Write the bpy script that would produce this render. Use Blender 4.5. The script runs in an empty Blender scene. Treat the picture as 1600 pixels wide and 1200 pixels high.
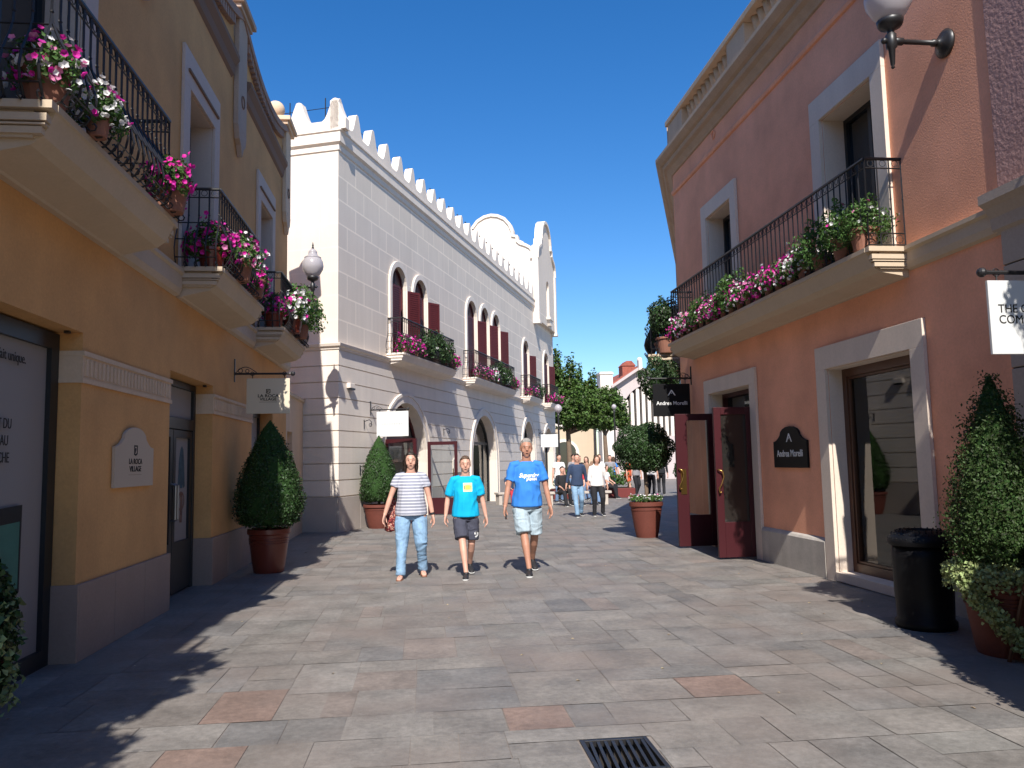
import bpy, bmesh, math, random
import numpy as np
from mathutils import Vector, Matrix, noise
from mathutils.bvhtree import BVHTree
PI = math.pi
scene = bpy.context.scene
COL = scene.collection
# ---------------------------------------------------------------- camera
FPX, YAW, PITCH, ROLL, EYE = 1250.0, math.radians(6.4), math.atan(122/1250), 0.020, 1.5
fw = Vector((math.sin(YAW)*math.cos(PITCH), math.cos(YAW)*math.cos(PITCH), math.sin(PITCH)))
r0 = Vector((math.cos(YAW), -math.sin(YAW), 0)); u0 = r0.cross(fw)
R_ = r0*math.cos(ROLL) - u0*math.sin(ROLL); U_ = u0*math.cos(ROLL) + r0*math.sin(ROLL)
cam_data = bpy.data.cameras.new('camera'); cam = bpy.data.objects.new('camera', cam_data)
COL.objects.link(cam); scene.camera = cam
cam_data.sensor_width = 36; cam_data.lens = 36*FPX/1600; cam_data.clip_start = .05; cam_data.clip_end = 2000
m = Matrix((R_, U_, -fw)).transposed().to_4x4(); m.translation = (0, 0, EYE); cam.matrix_world = m
# ---------------------------------------------------------------- sky and sun
SUN_EL, SUN_AZ = math.radians(44), math.radians(4.5)      # light travels away from the camera, a touch to the right
world = bpy.data.worlds.new('World'); scene.world = world; world.use_nodes = True
wn = world.node_tree; wn.nodes.clear()
sky = wn.nodes.new('ShaderNodeTexSky'); sky.sky_type = 'NISHITA'; sky.sun_disc = False
sky.sun_elevation = SUN_EL; sky.sun_rotation = PI + SUN_AZ
sky.air_density = 1.0; sky.dust_density = 0.25; sky.ozone_density = 3.5; sky.altitude = 100
bgn = wn.nodes.new('ShaderNodeBackground'); bgn.inputs[1].default_value = 0.1
won = wn.nodes.new('ShaderNodeOutputWorld')
hs = wn.nodes.new('ShaderNodeHueSaturation'); hs.inputs['Saturation'].default_value = 1.33; hs.inputs['Hue'].default_value = .506; hs.inputs['Value'].default_value = 1.0
wn.links.new(sky.outputs[0], hs.inputs['Color']); wn.links.new(hs.outputs[0], bgn.inputs[0]); wn.links.new(bgn.outputs[0], won.inputs[0])
sd = bpy.data.lights.new('sun', 'SUN'); sd.energy = 4.4; sd.angle = math.radians(.5); sd.color = (1, .955, .89)
sun = bpy.data.objects.new('sun', sd); COL.objects.link(sun)
L = Vector((math.sin(SUN_AZ)*math.cos(SUN_EL), math.cos(SUN_AZ)*math.cos(SUN_EL), -math.sin(SUN_EL)))
sun.rotation_euler = L.to_track_quat('-Z', 'Y').to_euler(); sun.location = (0, -20, 30)
scene.view_settings.view_transform = 'Standard'; scene.view_settings.look = 'None'
scene.view_settings.exposure = 0.76; scene.view_settings.gamma = 1
scene.cycles.max_bounces = 6; scene.cycles.transparent_max_bounces = 12
# ---------------------------------------------------------------- materials
MATS = {}
def mat(name, col=(.5, .5, .5), rough=.8, metal=0., spec=.35, var=0., vscale=1.2, bump=0., bscale=60., island=0., trans=0., fine=0., dirt=None, streak=0.):
    if name in MATS: return MATS[name]
    M = bpy.data.materials.new(name); M.use_nodes = True; MATS[name] = M
    t = M.node_tree; N = t.nodes; K = t.links; b = N['Principled BSDF']
    b.inputs['Roughness'].default_value = rough; b.inputs['Metallic'].default_value = metal
    b.inputs['Specular IOR Level'].default_value = spec
    M.diffuse_color = (*col, 1)
    tc = N.new('ShaderNodeTexCoord')
    rgb = N.new('ShaderNodeRGB'); rgb.outputs[0].default_value = (*col, 1); out = rgb.outputs[0]
    def hsv(inp, fac, lo, hi, satlo=1, sathi=1):
        h = N.new('ShaderNodeHueSaturation'); mr = N.new('ShaderNodeMapRange')
        mr.inputs[1].default_value = .25; mr.inputs[2].default_value = .75; mr.inputs[3].default_value = lo; mr.inputs[4].default_value = hi
        K.new(fac, mr.inputs[0]); K.new(mr.outputs[0], h.inputs['Value']); K.new(inp, h.inputs['Color'])
        return h.outputs[0]
    if var:
        n = N.new('ShaderNodeTexNoise'); n.inputs['Scale'].default_value = vscale; n.inputs['Detail'].default_value = 6; n.inputs['Roughness'].default_value = .6
        K.new(tc.outputs['Object'], n.inputs['Vector']); out = hsv(out, n.outputs['Fac'], 1-var, 1+var)
    if streak:
        mp = N.new('ShaderNodeMapping'); mp.inputs['Scale'].default_value = (3.2, 3.2, .22)
        n = N.new('ShaderNodeTexNoise'); n.inputs['Scale'].default_value = 1.6; n.inputs['Detail'].default_value = 5
        K.new(tc.outputs['Object'], mp.inputs[0]); K.new(mp.outputs[0], n.inputs['Vector']); out = hsv(out, n.outputs['Fac'], 1-streak, 1+streak*.6)
    if fine:
        n = N.new('ShaderNodeTexNoise'); n.inputs['Scale'].default_value = 38; n.inputs['Detail'].default_value = 4
        K.new(tc.outputs['Object'], n.inputs['Vector']); out = hsv(out, n.outputs['Fac'], 1-fine, 1+fine)
    if island:
        g = N.new('ShaderNodeNewGeometry'); h = N.new('ShaderNodeHueSaturation')
        mr = N.new('ShaderNodeMapRange'); mr.inputs[3].default_value = 1-island; mr.inputs[4].default_value = 1+island
        mr2 = N.new('ShaderNodeMapRange'); mr2.inputs[3].default_value = .48; mr2.inputs[4].default_value = .515
        K.new(g.outputs['Random Per Island'], mr.inputs[0]); K.new(mr.outputs[0], h.inputs['Value'])
        K.new(g.outputs['Random Per Island'], mr2.inputs[0]); K.new(mr2.outputs[0], h.inputs['Hue'])
        K.new(out, h.inputs['Color']); out = h.outputs[0]
    K.new(out, b.inputs['Base Color'])
    if bump:
        n = N.new('ShaderNodeTexNoise'); n.inputs['Scale'].default_value = bscale; n.inputs['Detail'].default_value = 5
        bp = N.new('ShaderNodeBump'); bp.inputs['Strength'].default_value = bump; bp.inputs['Distance'].default_value = .01
        K.new(tc.outputs['Object'], n.inputs['Vector']); K.new(n.outputs['Fac'], bp.inputs['Height']); K.new(bp.outputs[0], b.inputs['Normal'])
    if trans:
        tr = N.new('ShaderNodeBsdfTranslucent'); K.new(out, tr.inputs[0]); mx = N.new('ShaderNodeMixShader'); mx.inputs[0].default_value = trans
        K.new(b.outputs[0], mx.inputs[1]); K.new(tr.outputs[0], mx.inputs[2]); K.new(mx.outputs[0], N['Material Output'].inputs[0])
    return M
def glass_mat(name, tint=(.9, .95, .95), refl=1.0):
    M = bpy.data.materials.new(name); M.use_nodes = True; MATS[name] = M; N = M.node_tree.nodes; K = M.node_tree.links
    N.remove(N['Principled BSDF']); t = N.new('ShaderNodeBsdfTransparent'); t.inputs[0].default_value = (*tint, 1)
    g = N.new('ShaderNodeBsdfGlossy'); g.inputs['Roughness'].default_value = .02
    f = N.new('ShaderNodeFresnel'); f.inputs[0].default_value = 1.7; mx = N.new('ShaderNodeMixShader')
    mm = N.new('ShaderNodeMath'); mm.operation = 'MULTIPLY'; mm.inputs[1].default_value = refl; mm.use_clamp = True
    K.new(f.outputs[0], mm.inputs[0]); K.new(mm.outputs[0], mx.inputs[0]); K.new(t.outputs[0], mx.inputs[1]); K.new(g.outputs[0], mx.inputs[2])
    K.new(mx.outputs[0], N['Material Output'].inputs[0]); return M
def white_wall_mat():
    """rendered stone: lighter raised joints in running bond above the ledge"""
    M = mat('white_render', (.70, .61, .52), .85, var=.05, vscale=.8, fine=.05, bump=.12, bscale=45, streak=.05)
    t = M.node_tree; N = t.nodes; K = t.links; b = N['Principled BSDF']
    tc = N.new('ShaderNodeTexCoord'); sp = N.new('ShaderNodeSeparateXYZ'); K.new(tc.outputs['Object'], sp.inputs[0])
    ng = N.new('ShaderNodeNewGeometry'); vt = N.new('ShaderNodeVectorTransform'); vt.vector_type = 'NORMAL'; vt.convert_from = 'WORLD'; vt.convert_to = 'OBJECT'
    K.new(ng.outputs['True Normal'], vt.inputs[0]); sn = N.new('ShaderNodeSeparateXYZ'); K.new(vt.outputs[0], sn.inputs[0])
    ab = N.new('ShaderNodeMath'); ab.operation = 'ABSOLUTE'; K.new(sn.outputs[0], ab.inputs[0])
    gt = N.new('ShaderNodeMath'); gt.operation = 'GREATER_THAN'; gt.inputs[1].default_value = .7; K.new(ab.outputs[0], gt.inputs[0])
    mxx = N.new('ShaderNodeMix'); K.new(gt.outputs[0], mxx.inputs[0]); K.new(sp.outputs[0], mxx.inputs[2]); K.new(sp.outputs[1], mxx.inputs[3])
    cb = N.new('ShaderNodeCombineXYZ'); K.new(mxx.outputs[0], cb.inputs[0])
    zz = N.new('ShaderNodeMath'); zz.operation = 'SUBTRACT'; zz.inputs[1].default_value = 4.30; K.new(sp.outputs[2], zz.inputs[0]); K.new(zz.outputs[0], cb.inputs[1])
    br = N.new('ShaderNodeTexBrick'); br.offset = .5; br.inputs['Scale'].default_value = 1; br.inputs['Brick Width'].default_value = .95; br.inputs['Row Height'].default_value = .5715
    br.inputs['Mortar Size'].default_value = .02; br.inputs['Mortar Smooth'].default_value = .1
    br.inputs['Color1'].default_value = (1, 1, 1, 1); br.inputs['Color2'].default_value = (.94, .945, .95, 1); br.inputs['Mortar'].default_value = (1.22, 1.22, 1.2, 1); br.inputs['Bias'].default_value = 0
    K.new(cb.outputs[0], br.inputs[0])
    up = N.new('ShaderNodeMath'); up.operation = 'GREATER_THAN'; up.inputs[1].default_value = 4.3; K.new(sp.outputs[2], up.inputs[0])
    lo = N.new('ShaderNodeMath'); lo.operation = 'LESS_THAN'; lo.inputs[1].default_value = 8.9; K.new(sp.outputs[2], lo.inputs[0])
    ml = N.new('ShaderNodeMath'); ml.operation = 'MULTIPLY'; K.new(up.outputs[0], ml.inputs[0]); K.new(lo.outputs[0], ml.inputs[1])
    inv = N.new('ShaderNodeMath'); inv.operation = 'SUBTRACT'; inv.inputs[0].default_value = 1; K.new(gt.outputs[0], inv.inputs[1])
    sc_ = N.new('ShaderNodeMath'); sc_.operation = 'MULTIPLY_ADD'; sc_.inputs[1].default_value = .75; sc_.inputs[2].default_value = .25; K.new(inv.outputs[0], sc_.inputs[0])
    ml2 = N.new('ShaderNodeMath'); ml2.operation = 'MULTIPLY'; K.new(ml.outputs[0], ml2.inputs[0]); K.new(sc_.outputs[0], ml2.inputs[1])
    base = b.inputs['Base Color'].links[0].from_socket
    mu = N.new('ShaderNodeMix'); mu.data_type = 'RGBA'; mu.blend_type = 'MULTIPLY'; K.new(ml2.outputs[0], mu.inputs[0]); K.new(base, mu.inputs[6]); K.new(br.outputs[0], mu.inputs[7])
    K.new(mu.outputs[2], b.inputs['Base Color'])
    return M
WHITE = white_wall_mat()
WHITE_TRIM = mat('white_trim', (.73, .645, .56), .8, var=.05, fine=.04, bump=.06, streak=.06)
YEL = mat('yellow_stucco', (.62, .33, .125), .88, var=.17, vscale=1.1, fine=.07, bump=.25, bscale=70, streak=.03)
SAL = mat('salmon_stucco', (.83, .385, .235), .88, var=.18, vscale=1.2, fine=.07, bump=.3, bscale=60, streak=.02)
PUR = mat('mauve_roughcast', (.42, .25, .22), .9, var=.12, vscale=2, fine=.1, bump=1.0, bscale=28)
CRM = mat('cream_trim', (.53, .42, .30), .8, var=.05, fine=.04, bump=.08, streak=.05)
CRM2 = mat('pale_cream_trim', (.62, .46, .32), .82, var=.06, fine=.05, bump=.1, streak=.08)
PLI = mat('plinth_stone', (.31, .22, .175), .75, var=.08, vscale=2, fine=.06, bump=.08)
JOINT = mat('joint_dark', (.12, .09, .075), .9)
ASH = mat('grey_ashlar', (.42, .35, .29), .85, var=.06, fine=.06, bump=.15)
IRON = mat('black_iron', (.018, .017, .018), .42, spec=.5)
DKMET = mat('dark_frame_metal', (.014, .016, .018), .45, spec=.5)
MAROON = mat('maroon_paint', (.045, .006, .009), .45, var=.1, spec=.35)
SHUT = mat('shutter_maroon', (.085, .014, .015), .5, var=.1)
WOODF = mat('brown_wood', (.085, .034, .016), .4, var=.2, vscale=6, spec=.5)
TERRA = mat('terracotta', (.13, .036, .024), .7, var=.12, vscale=6, fine=.08, bump=.08)
TERRA2 = mat('pale_terracotta', (.26, .115, .075), .75, var=.12, vscale=6, fine=.08, bump=.08)
MAHOG = mat('red_brown_plastic', (.15, .028, .015), .33, var=.08, vscale=4, spec=.5)
SOIL = mat('soil', (.03, .02, .012), .95)
LEAF = mat('boxwood_leaf', (.034, .068, .02), .5, island=.7, trans=.2, spec=.4)
CORE = mat('dense_growth', (.028, .06, .018), .95, var=.4, vscale=25, spec=.05, bump=.5, bscale=50)
LEAF2 = mat('conifer_leaf', (.038, .068, .016), .6, island=.6, trans=.2)
LEAF3 = mat('petunia_leaf', (.075, .15, .035), .6, island=.4, trans=.3)
IVY = mat('variegated_ivy', (.27, .32, .13), .5, island=.55, trans=.25)
TREEL = mat('plane_tree_leaf', (.075, .13, .028), .5, island=.65, trans=.35)
BARK = mat('bark', (.16, .11, .075), .9, var=.2, vscale=8, bump=.5, bscale=20)
MAG = mat('magenta_petal', (.66, .02, .33), .6, island=.25, trans=.3)
WHT = mat('white_petal', (.82, .80, .78), .6, island=.08, trans=.3)
PNK = mat('pink_petal', (.72, .22, .42), .6, island=.3, trans=.3)
BRASS = mat('brass', (.55, .33, .1), .3, metal=1)
DGLASS = mat('dark_window_glass', (.012, .016, .02), .06, spec=.8)
GLASS = glass_mat('shop_glass', refl=1.1)
BLACK = mat('black_lacquer', (.005, .005, .006), .5, spec=.2)
INK = mat('black_print', (.02, .018, .016), .8)
WPRINT = mat('white_print', (.75, .75, .73), .7)
PANEL = mat('cream_sign_panel', (.60, .53, .40), .6, var=.03)
WSIGN = mat('white_sign_panel', (.62, .62, .60), .5)
POST = mat('poster_white', (.27, .25, .24), .7)
GLOBE = mat('frosted_globe', (.62, .58, .6), .25, spec=.5, trans=.45)
TILE = mat('red_roof_tile', (.30, .085, .055), .8, var=.25, vscale=5, fine=.2, bump=.5, bscale=15)
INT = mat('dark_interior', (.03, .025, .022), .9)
TEAL = mat('teal_display', (.62, .8, .78), .6)
DISP = mat('display_white', (.8, .82, .8), .6)
SHOE = mat('leather_black', (.015, .013, .012), .3)
# ---------------------------------------------------------------- object helpers
def tag(o, label=None, cat=None, group=None, kind=None):
    if label: o['label'] = label
    if cat: o['category'] = cat
    if group: o['group'] = group
    if kind: o['kind'] = kind
    return o
def thing(name, label, cat, loc=(0, 0, 0), rz=0, group=None):
    o = bpy.data.objects.new(name, None); COL.objects.link(o); o.location = loc; o.rotation_euler = (0, 0, rz)
    o.empty_display_size = .2
    return tag(o, label, cat, group)
def link(name, me, parent=None):
    o = bpy.data.objects.new(name, me); COL.objects.link(o)
    if parent is not None: o.parent = parent
    return o
class MB:
    def __init__(s, fn=None): s.v = []; s.f = []; s.m = []; s.fn = fn or (lambda x, y, z: (x, y, z)); s.mi = 0
    def V(s, p): s.v.append(s.fn(*p)); return len(s.v)-1
    def F(s, *i): s.f.append(tuple(i)); s.m.append(s.mi)
    def box(s, x0, x1, y0, y1, z0, z1):
        a = [s.V((x, y, z)) for x in (x0, x1) for y in (y0, y1) for z in (z0, z1)]
        for q in ((0, 1, 3, 2), (4, 6, 7, 5), (0, 4, 5, 1), (2, 3, 7, 6), (0, 2, 6, 4), (1, 5, 7, 3)): s.F(*[a[i] for i in q])
        return s
    def prism(s, pts, o0, o1):
        """pts in the (x,z) plane, extruded from y=o0 to y=o1"""
        n = len(pts); a = [s.V((p[0], o0, p[1])) for p in pts]; b = [s.V((p[0], o1, p[1])) for p in pts]
        s.F(*a); s.F(*reversed(b))
        for i in range(n): j = (i+1) % n; s.F(a[i], b[i], b[j], a[j])
        return s
    def flat(s, pts3): s.F(*[s.V(p) for p in pts3]); return s
    def sweep(s, prof, x0, x1, cap=True):
        """profile in (y,z), extruded along x"""
        n = len(prof); a = [s.V((x0, p[0], p[1])) for p in prof]; b = [s.V((x1, p[0], p[1])) for p in prof]
        if cap: s.F(*a); s.F(*reversed(b))
        for i in range(n): j = (i+1) % n; s.F(a[i], b[i], b[j], a[j])
        return s
    def band(s, inner, outer, o0, o1, closed=False):
        n = len(inner); r = []
        for i in range(n):
            r.append([s.V((inner[i][0], o0, inner[i][1])), s.V((outer[i][0], o0, outer[i][1])), s.V((outer[i][0], o1, outer[i][1])), s.V((inner[i][0], o1, inner[i][1]))])
        for i in range(n if closed else n-1):
            a, b = r[i], r[(i+1) % n]
            for k in range(4): l = (k+1) % 4; s.F(a[k], a[l], b[l], b[k])
        if not closed: s.F(*reversed(r[0])); s.F(*r[-1])
        return s
    def tube(s, pts, rad, n=6, cap=True, flat=1.0):
        pts = [Vector(p) for p in pts]; k = len(pts)
        if not hasattr(rad, '__len__'): rad = [rad]*k
        rings = []; up = None
        for i in range(k):
            t = (pts[min(i+1, k-1)]-pts[max(i-1, 0)])
            if t.length < 1e-9: t = Vector((0, 0, 1))
            t.normalize()
            if up is None:
                up = Vector((0, 0, 1)) if abs(t.z) < .9 else Vector((1, 0, 0))
            a = (up-t*up.dot(t)).normalized(); b = t.cross(a); up = a
            rings.append([s.V(tuple(pts[i]+(a*math.cos(2*PI*j/n)*flat+b*math.sin(2*PI*j/n))*rad[i])) for j in range(n)])
        for i in range(k-1):
            for j in range(n): l = (j+1) % n; s.F(rings[i][j], rings[i][l], rings[i+1][l], rings[i+1][j])
        if cap: s.F(*reversed(rings[0])); s.F(*rings[-1])
        return s
    def ring(s, c, r, rt, ax='y', n=12, m=4):
        c = Vector(c); P = []
        for i in range(n+1):
            a = 2*PI*i/n
            P.append(c+Vector((math.cos(a)*r, 0, math.sin(a)*r) if ax == 'y' else (0, math.cos(a)*r, math.sin(a)*r)))
        return s.tube(P, rt, m, cap=False)
    def lathe(s, prof, c=(0, 0, 0), n=24, sx=1, sy=1, capb=True, capt=True, ribs=None):
        rings = []
        for (r, z) in prof:
            ring = []
            for j in range(n):
                a = 2*PI*j/n; rr = r if ribs is None else r*(1+ribs[1]*math.cos(a*ribs[0]))
                ring.append(s.V((c[0]+rr*sx*math.cos(a), c[1]+rr*sy*math.sin(a), c[2]+z)))
            rings.append(ring)
        for i in range(len(prof)-1):
            for j in range(n): l = (j+1) % n; s.F(rings[i][j], rings[i][l], rings[i+1][l], rings[i+1][j])
        if capb: s.F(*reversed(rings[0]))
        if capt: s.F(*rings[-1])
        return s
    def ball(s, c, r, n=12, m=8, sx=1, sy=1, sz=1):
        return s.lathe([(max(1e-4, r*math.sin(PI*i/m)), -r*sz*math.cos(PI*i/m)) for i in range(m+1)], c, n, sx, sy)
    def mesh(s, name, mats, smooth=False, recalc=True):
        me = bpy.data.meshes.new(name); me.from_pydata(s.v, [], s.f)
        if not isinstance(mats, (list, tuple)): mats = [mats]
        for q in mats: me.materials.append(q)
        me.polygons.foreach_set('material_index', s.m)
        if recalc:
            bm = bmesh.new(); bm.from_mesh(me); bmesh.ops.recalc_face_normals(bm, faces=bm.faces); bm.to_mesh(me); bm.free()
        if smooth: me.polygons.foreach_set('use_smooth', [True]*len(me.polygons))
        me.update(); return me
    def build(s, name, mats, parent=None, smooth=False, bevel=0, recalc=True, autos=None):
        me = s.mesh(name, mats, smooth or autos is not None, recalc)
        if autos is not None:
            me.set_sharp_from_angle(angle=math.radians(autos))
        o = link(name, me, parent)
        if bevel:
            b = o.modifiers.new('bevel', 'BEVEL'); b.width = bevel; b.segments = 2; b.limit_method = 'ANGLE'; b.angle_limit = math.radians(50)
        return o
def evalmesh(o):
    dg = bpy.context.evaluated_depsgraph_get(); dg.update()
    return bpy.data.meshes.new_from_object(o.evaluated_get(dg))
def cut(o, cutter):
    """subtract a builder's closed shapes from object o, for good"""
    c = link('cutter', cutter.mesh('cutter', MATS['joint_dark']))
    c.matrix_world = o.matrix_world if o.parent is None else Matrix()
    par = o.parent; o.parent = None
    md = o.modifiers.new('b', 'BOOLEAN'); md.object = c; md.operation = 'DIFFERENCE'; md.solver = 'EXACT'; md.use_self = False
    bpy.context.view_layer.update(); me = evalmesh(o)
    o.modifiers.clear(); old = o.data; nm = old.name; o.data = me; bpy.data.meshes.remove(old); me.name = nm; o.parent = par
    mats = [x for x in me.materials if x is not None and x.name != 'joint_dark'] or [me.materials[0]]
    if len(mats) == 1:
        me.materials.clear(); me.materials.append(mats[0]); me.polygons.foreach_set('material_index', [0]*len(me.polygons))
    bpy.data.objects.remove(c)
def copy_tree(o, parent=None):
    c = o.copy(); COL.objects.link(c)
    if parent is not None: c.parent = parent
    for ch in [x for x in KIDS.get(o.name, [])]: copy_tree(ch, c)
    return c
KIDS = {}
def index_kids(root):
    allo = list(bpy.data.objects); KIDS.clear()
    for x in allo:
        if x.parent: KIDS.setdefault(x.parent.name, []).append(x)
def bake(me, M): me.transform(M); me.update(); return me
def text_mesh(txt, size, material, bold=0., shear=0., sx=1., align='CENTER', ext=.0015, space=1.0, line=1.0):
    """lettering standing upright, front towards local -y"""
    cu = bpy.data.curves.new('lettering', 'FONT'); cu.body = txt; cu.size = size; cu.align_x = align; cu.align_y = 'CENTER'
    cu.offset = bold; cu.shear = shear; cu.extrude = ext; cu.resolution_u = 4; cu.space_character = space; cu.space_line = line
    o = link('lettering', cu); bpy.context.view_layer.update(); me = evalmesh(o)
    bpy.data.objects.remove(o); bpy.data.curves.remove(cu)
    me.transform(Matrix.Rotation(PI/2, 4, 'X') @ Matrix.Diagonal((sx, 1, 1, 1)))
    me.materials.clear(); me.materials.append(material); me.name = 'lettering'
    return me
def text(txt, size, material, parent, loc, **k):
    me = text_mesh(txt, size, material, **k); me.transform(Matrix.Translation(loc)); return link('lettering', me, parent)
# leaves as many small folded blades
def leafmesh(name, P, Nn, size, material, rng, aspect=.55, jit=.8, sv=.35, extra=None):
    n = len(P); P = np.asarray(P, float); Nn = np.asarray(Nn, float)
    d = Nn+rng.normal(0, jit, (n, 3)); d /= np.linalg.norm(d, axis=1)[:, None]+1e-9
    a = rng.normal(0, 1, (n, 3)); a -= d*np.sum(a*d, 1)[:, None]; a /= np.linalg.norm(a, axis=1)[:, None]+1e-9     # blade direction, in the leaf plane
    b = np.cross(d, a); s = size*(1+rng.uniform(-sv, sv, n))[:, None]
    w = s*aspect*.5
    v = np.empty((n, 4, 3)); v[:, 0] = P-a*s*.5; v[:, 1] = P+b*w+d*w*.35; v[:, 2] = P+a*s*.5-d*s*.1; v[:, 3] = P-b*w+d*w*.35
    i = np.arange(n)[:, None]*4; f = np.concatenate([i+np.array([0, 1, 2]), i+np.array([0, 2, 3])], 1).reshape(-1, 3)
    me = bpy.data.meshes.new(name); me.vertices.add(n*4); me.vertices.foreach_set('co', v.reshape(-1)); nf = len(f)
    me.loops.add(nf*3); me.loops.foreach_set('vertex_index', f.reshape(-1).astype(np.int32))
    me.polygons.add(nf); me.polygons.foreach_set('loop_start', np.arange(nf, dtype=np.int32)*3)
    me.materials.append(material); me.update(calc_edges=True); me.validate(); return me
def flowermesh(name, P, Nn, size, mats, rng, weights):
    n = len(P); mb = MB(); K = 10
    for k in range(n):
        d = Vector(Nn[k])+Vector(rng.normal(0, .45, 3)); d.normalize(); a = d.orthogonal().normalized(); b = d.cross(a)
        ph = rng.uniform(0, 6); s = size*rng.uniform(.75, 1.2); mb.mi = int(rng.choice(len(mats), p=weights)); p = Vector(P[k])
        c = mb.V(tuple(p-d*s*.25)); ring = []
        for j in range(K):
            t = ph+2*PI*j/K; r = s*(.5 if j % 2 else .40); ring.append(mb.V(tuple(p+(a*math.cos(t)+b*math.sin(t))*r+d*(s*.04*(j % 2)))))
        for j in range(K): mb.F(c, ring[j], ring[(j+1) % K])
    return mb.mesh(name, mats, recalc=False)
# ================================================================ ground
GR = (.82, 1.19, 3.96, 4.41)          # drain opening
def cmat_paving():
    M = bpy.data.materials.new('stone_paving'); M.use_nodes = True; N = M.node_tree.nodes; K = M.node_tree.links; b = N['Principled BSDF']
    at = N.new('ShaderNodeAttribute'); at.attribute_name = 'slab'; tc = N.new('ShaderNodeTexCoord')
    ns = []
    for sc_, det in ((2.3, 8), (22, 6), (120, 3)):
        n = N.new('ShaderNodeTexNoise'); n.inputs['Scale'].default_value = sc_; n.inputs['Detail'].default_value = det; n.inputs['Roughness'].default_value = .65
        K.new(tc.outputs['Object'], n.inputs['Vector']); ns.append(n)
    col = at.outputs['Color']
    for n, a in zip(ns, (.30, .20, .14)):
        mr = N.new('ShaderNodeMapRange'); mr.inputs[1].default_value = .3; mr.inputs[2].default_value = .7; mr.inputs[3].default_value = 1-a; mr.inputs[4].default_value = 1+a
        K.new(n.outputs['Fac'], mr.inputs[0]); h = N.new('ShaderNodeHueSaturation'); K.new(mr.outputs[0], h.inputs['Value']); K.new(col, h.inputs['Color']); col = h.outputs[0]
    n = N.new('ShaderNodeTexNoise'); n.inputs['Scale'].default_value = .9; n.inputs['Detail'].default_value = 5
    K.new(tc.outputs['Object'], n.inputs['Vector']); mr = N.new('ShaderNodeMapRange'); mr.inputs[1].default_value = .46; mr.inputs[2].default_value = .68; mr.inputs[4].default_value = .6
    K.new(n.outputs['Fac'], mr.inputs[0]); mx = N.new('ShaderNodeMix'); mx.data_type = 'RGBA'; mx.inputs[7].default_value = (.205, .165, .142, 1)
    K.new(mr.outputs[0], mx.inputs[0]); K.new(col, mx.inputs[6]); K.new(mx.outputs[2], b.inputs['Base Color'])
    mr = N.new('ShaderNodeMapRange'); mr.inputs[3].default_value = .42; mr.inputs[4].default_value = .78; K.new(ns[0].outputs['Fac'], mr.inputs[0]); K.new(mr.outputs[0], b.inputs['Roughness'])
    b.inputs['Specular IOR Level'].default_value = .35
    ad = N.new('ShaderNodeMath'); ad.operation = 'MULTIPLY_ADD'; ad.inputs[1].default_value = .35; K.new(ns[1].outputs['Fac'], ad.inputs[0]); K.new(ns[2].outputs['Fac'], ad.inputs[2])
    bp = N.new('ShaderNodeBump'); bp.inputs['Strength'].default_value = .32; bp.inputs['Distance'].default_value = .006; K.new(ad.outputs[0], bp.inputs['Height']); K.new(bp.outputs[0], b.inputs['Normal'])
    return M
PAVE = cmat_paving()
GROUT = mat('paving_grout', (.21, .18, .158), .95, var=.25, vscale=3, fine=.15)
g = MB(); x0, x1, y0, y1 = GR
for q in ((-300, 300, -30, y0), (-300, 300, y1, 600), (-300, x0, y0, y1), (x1, 300, y0, y1)):
    g.flat([(q[0], q[2], -.004), (q[1], q[2], -.004), (q[1], q[3], -.004), (q[0], q[3], -.004)])
tag(g.build('ground', GROUT, recalc=False), kind='structure')
rng = np.random.default_rng(7); rs = random.Random(5)
slabs = []
def add_slab(a, b, c, d):
    gx0, gx1, gy0, gy1 = GR; e = .012
    if a < gx1+e and b > gx0-e and c < gy1+e and d > gy0-e:     # clip round the drain
        if c < gy0-e-.03: slabs.append((a, b, c, gy0-e))
        if d > gy1+e+.03: slabs.append((a, b, gy1+e, d))
        cc, dd = max(c, gy0-e), min(d, gy1+e)
        if a < gx0-e-.03: slabs.append((a, gx0-e, cc, dd))
        if b > gx1+e+.03: slabs.append((gx1+e, b, cc, dd))
    else: slabs.append((a, b, c, d))
def split(a, b, c, d):
    w, h = b-a, d-c; big = max(w, h); small = min(w, h)
    if big <= rs.uniform(.62, 1.05) and small <= rs.uniform(.36, .62): add_slab(a, b, c, d); return
    if w/h > rs.uniform(.5, 1.05): k = w*rs.choice((.33, .4, .5, .5, .6)); split(a, a+k, c, d); split(a+k, b, c, d)
    else: k = h*rs.choice((.35, .4, .5, .6)); split(a, b, c, c+k); split(a, b, c+k, d)
y = -2.0
while y < 60:
    h = rs.choice((.42, .9, 1.2, 1.35)); xa, xb = (-3.3, 5.6) if y < 15 else ((-3.3, 14) if y < 30 else (-2, 30))
    x = xa+rs.uniform(-.8, 0)
    while x < xb: w = rs.choice((.9, 1.3, 1.7, 2.1)); split(x, x+w, y, y+h); x += w
    y += h
pal = [((.192, .176, .160), 7), ((.168, .160, .152), 5), ((.210, .190, .168), 6), ((.178, .172, .154), 4), ((.200, .172, .150), 4), ((.216, .200, .182), 4), ((.150, .148, .148), 3), ((.214, .165, .140), .35)]
pw = np.array([p[1] for p in pal], float); pw /= pw.sum()
red = [(-1.11, 5.52), (-1.02, 4.62), (.62, 4.92), (1.75, 5.35)]
v = []; f = []; cols = []
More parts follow.
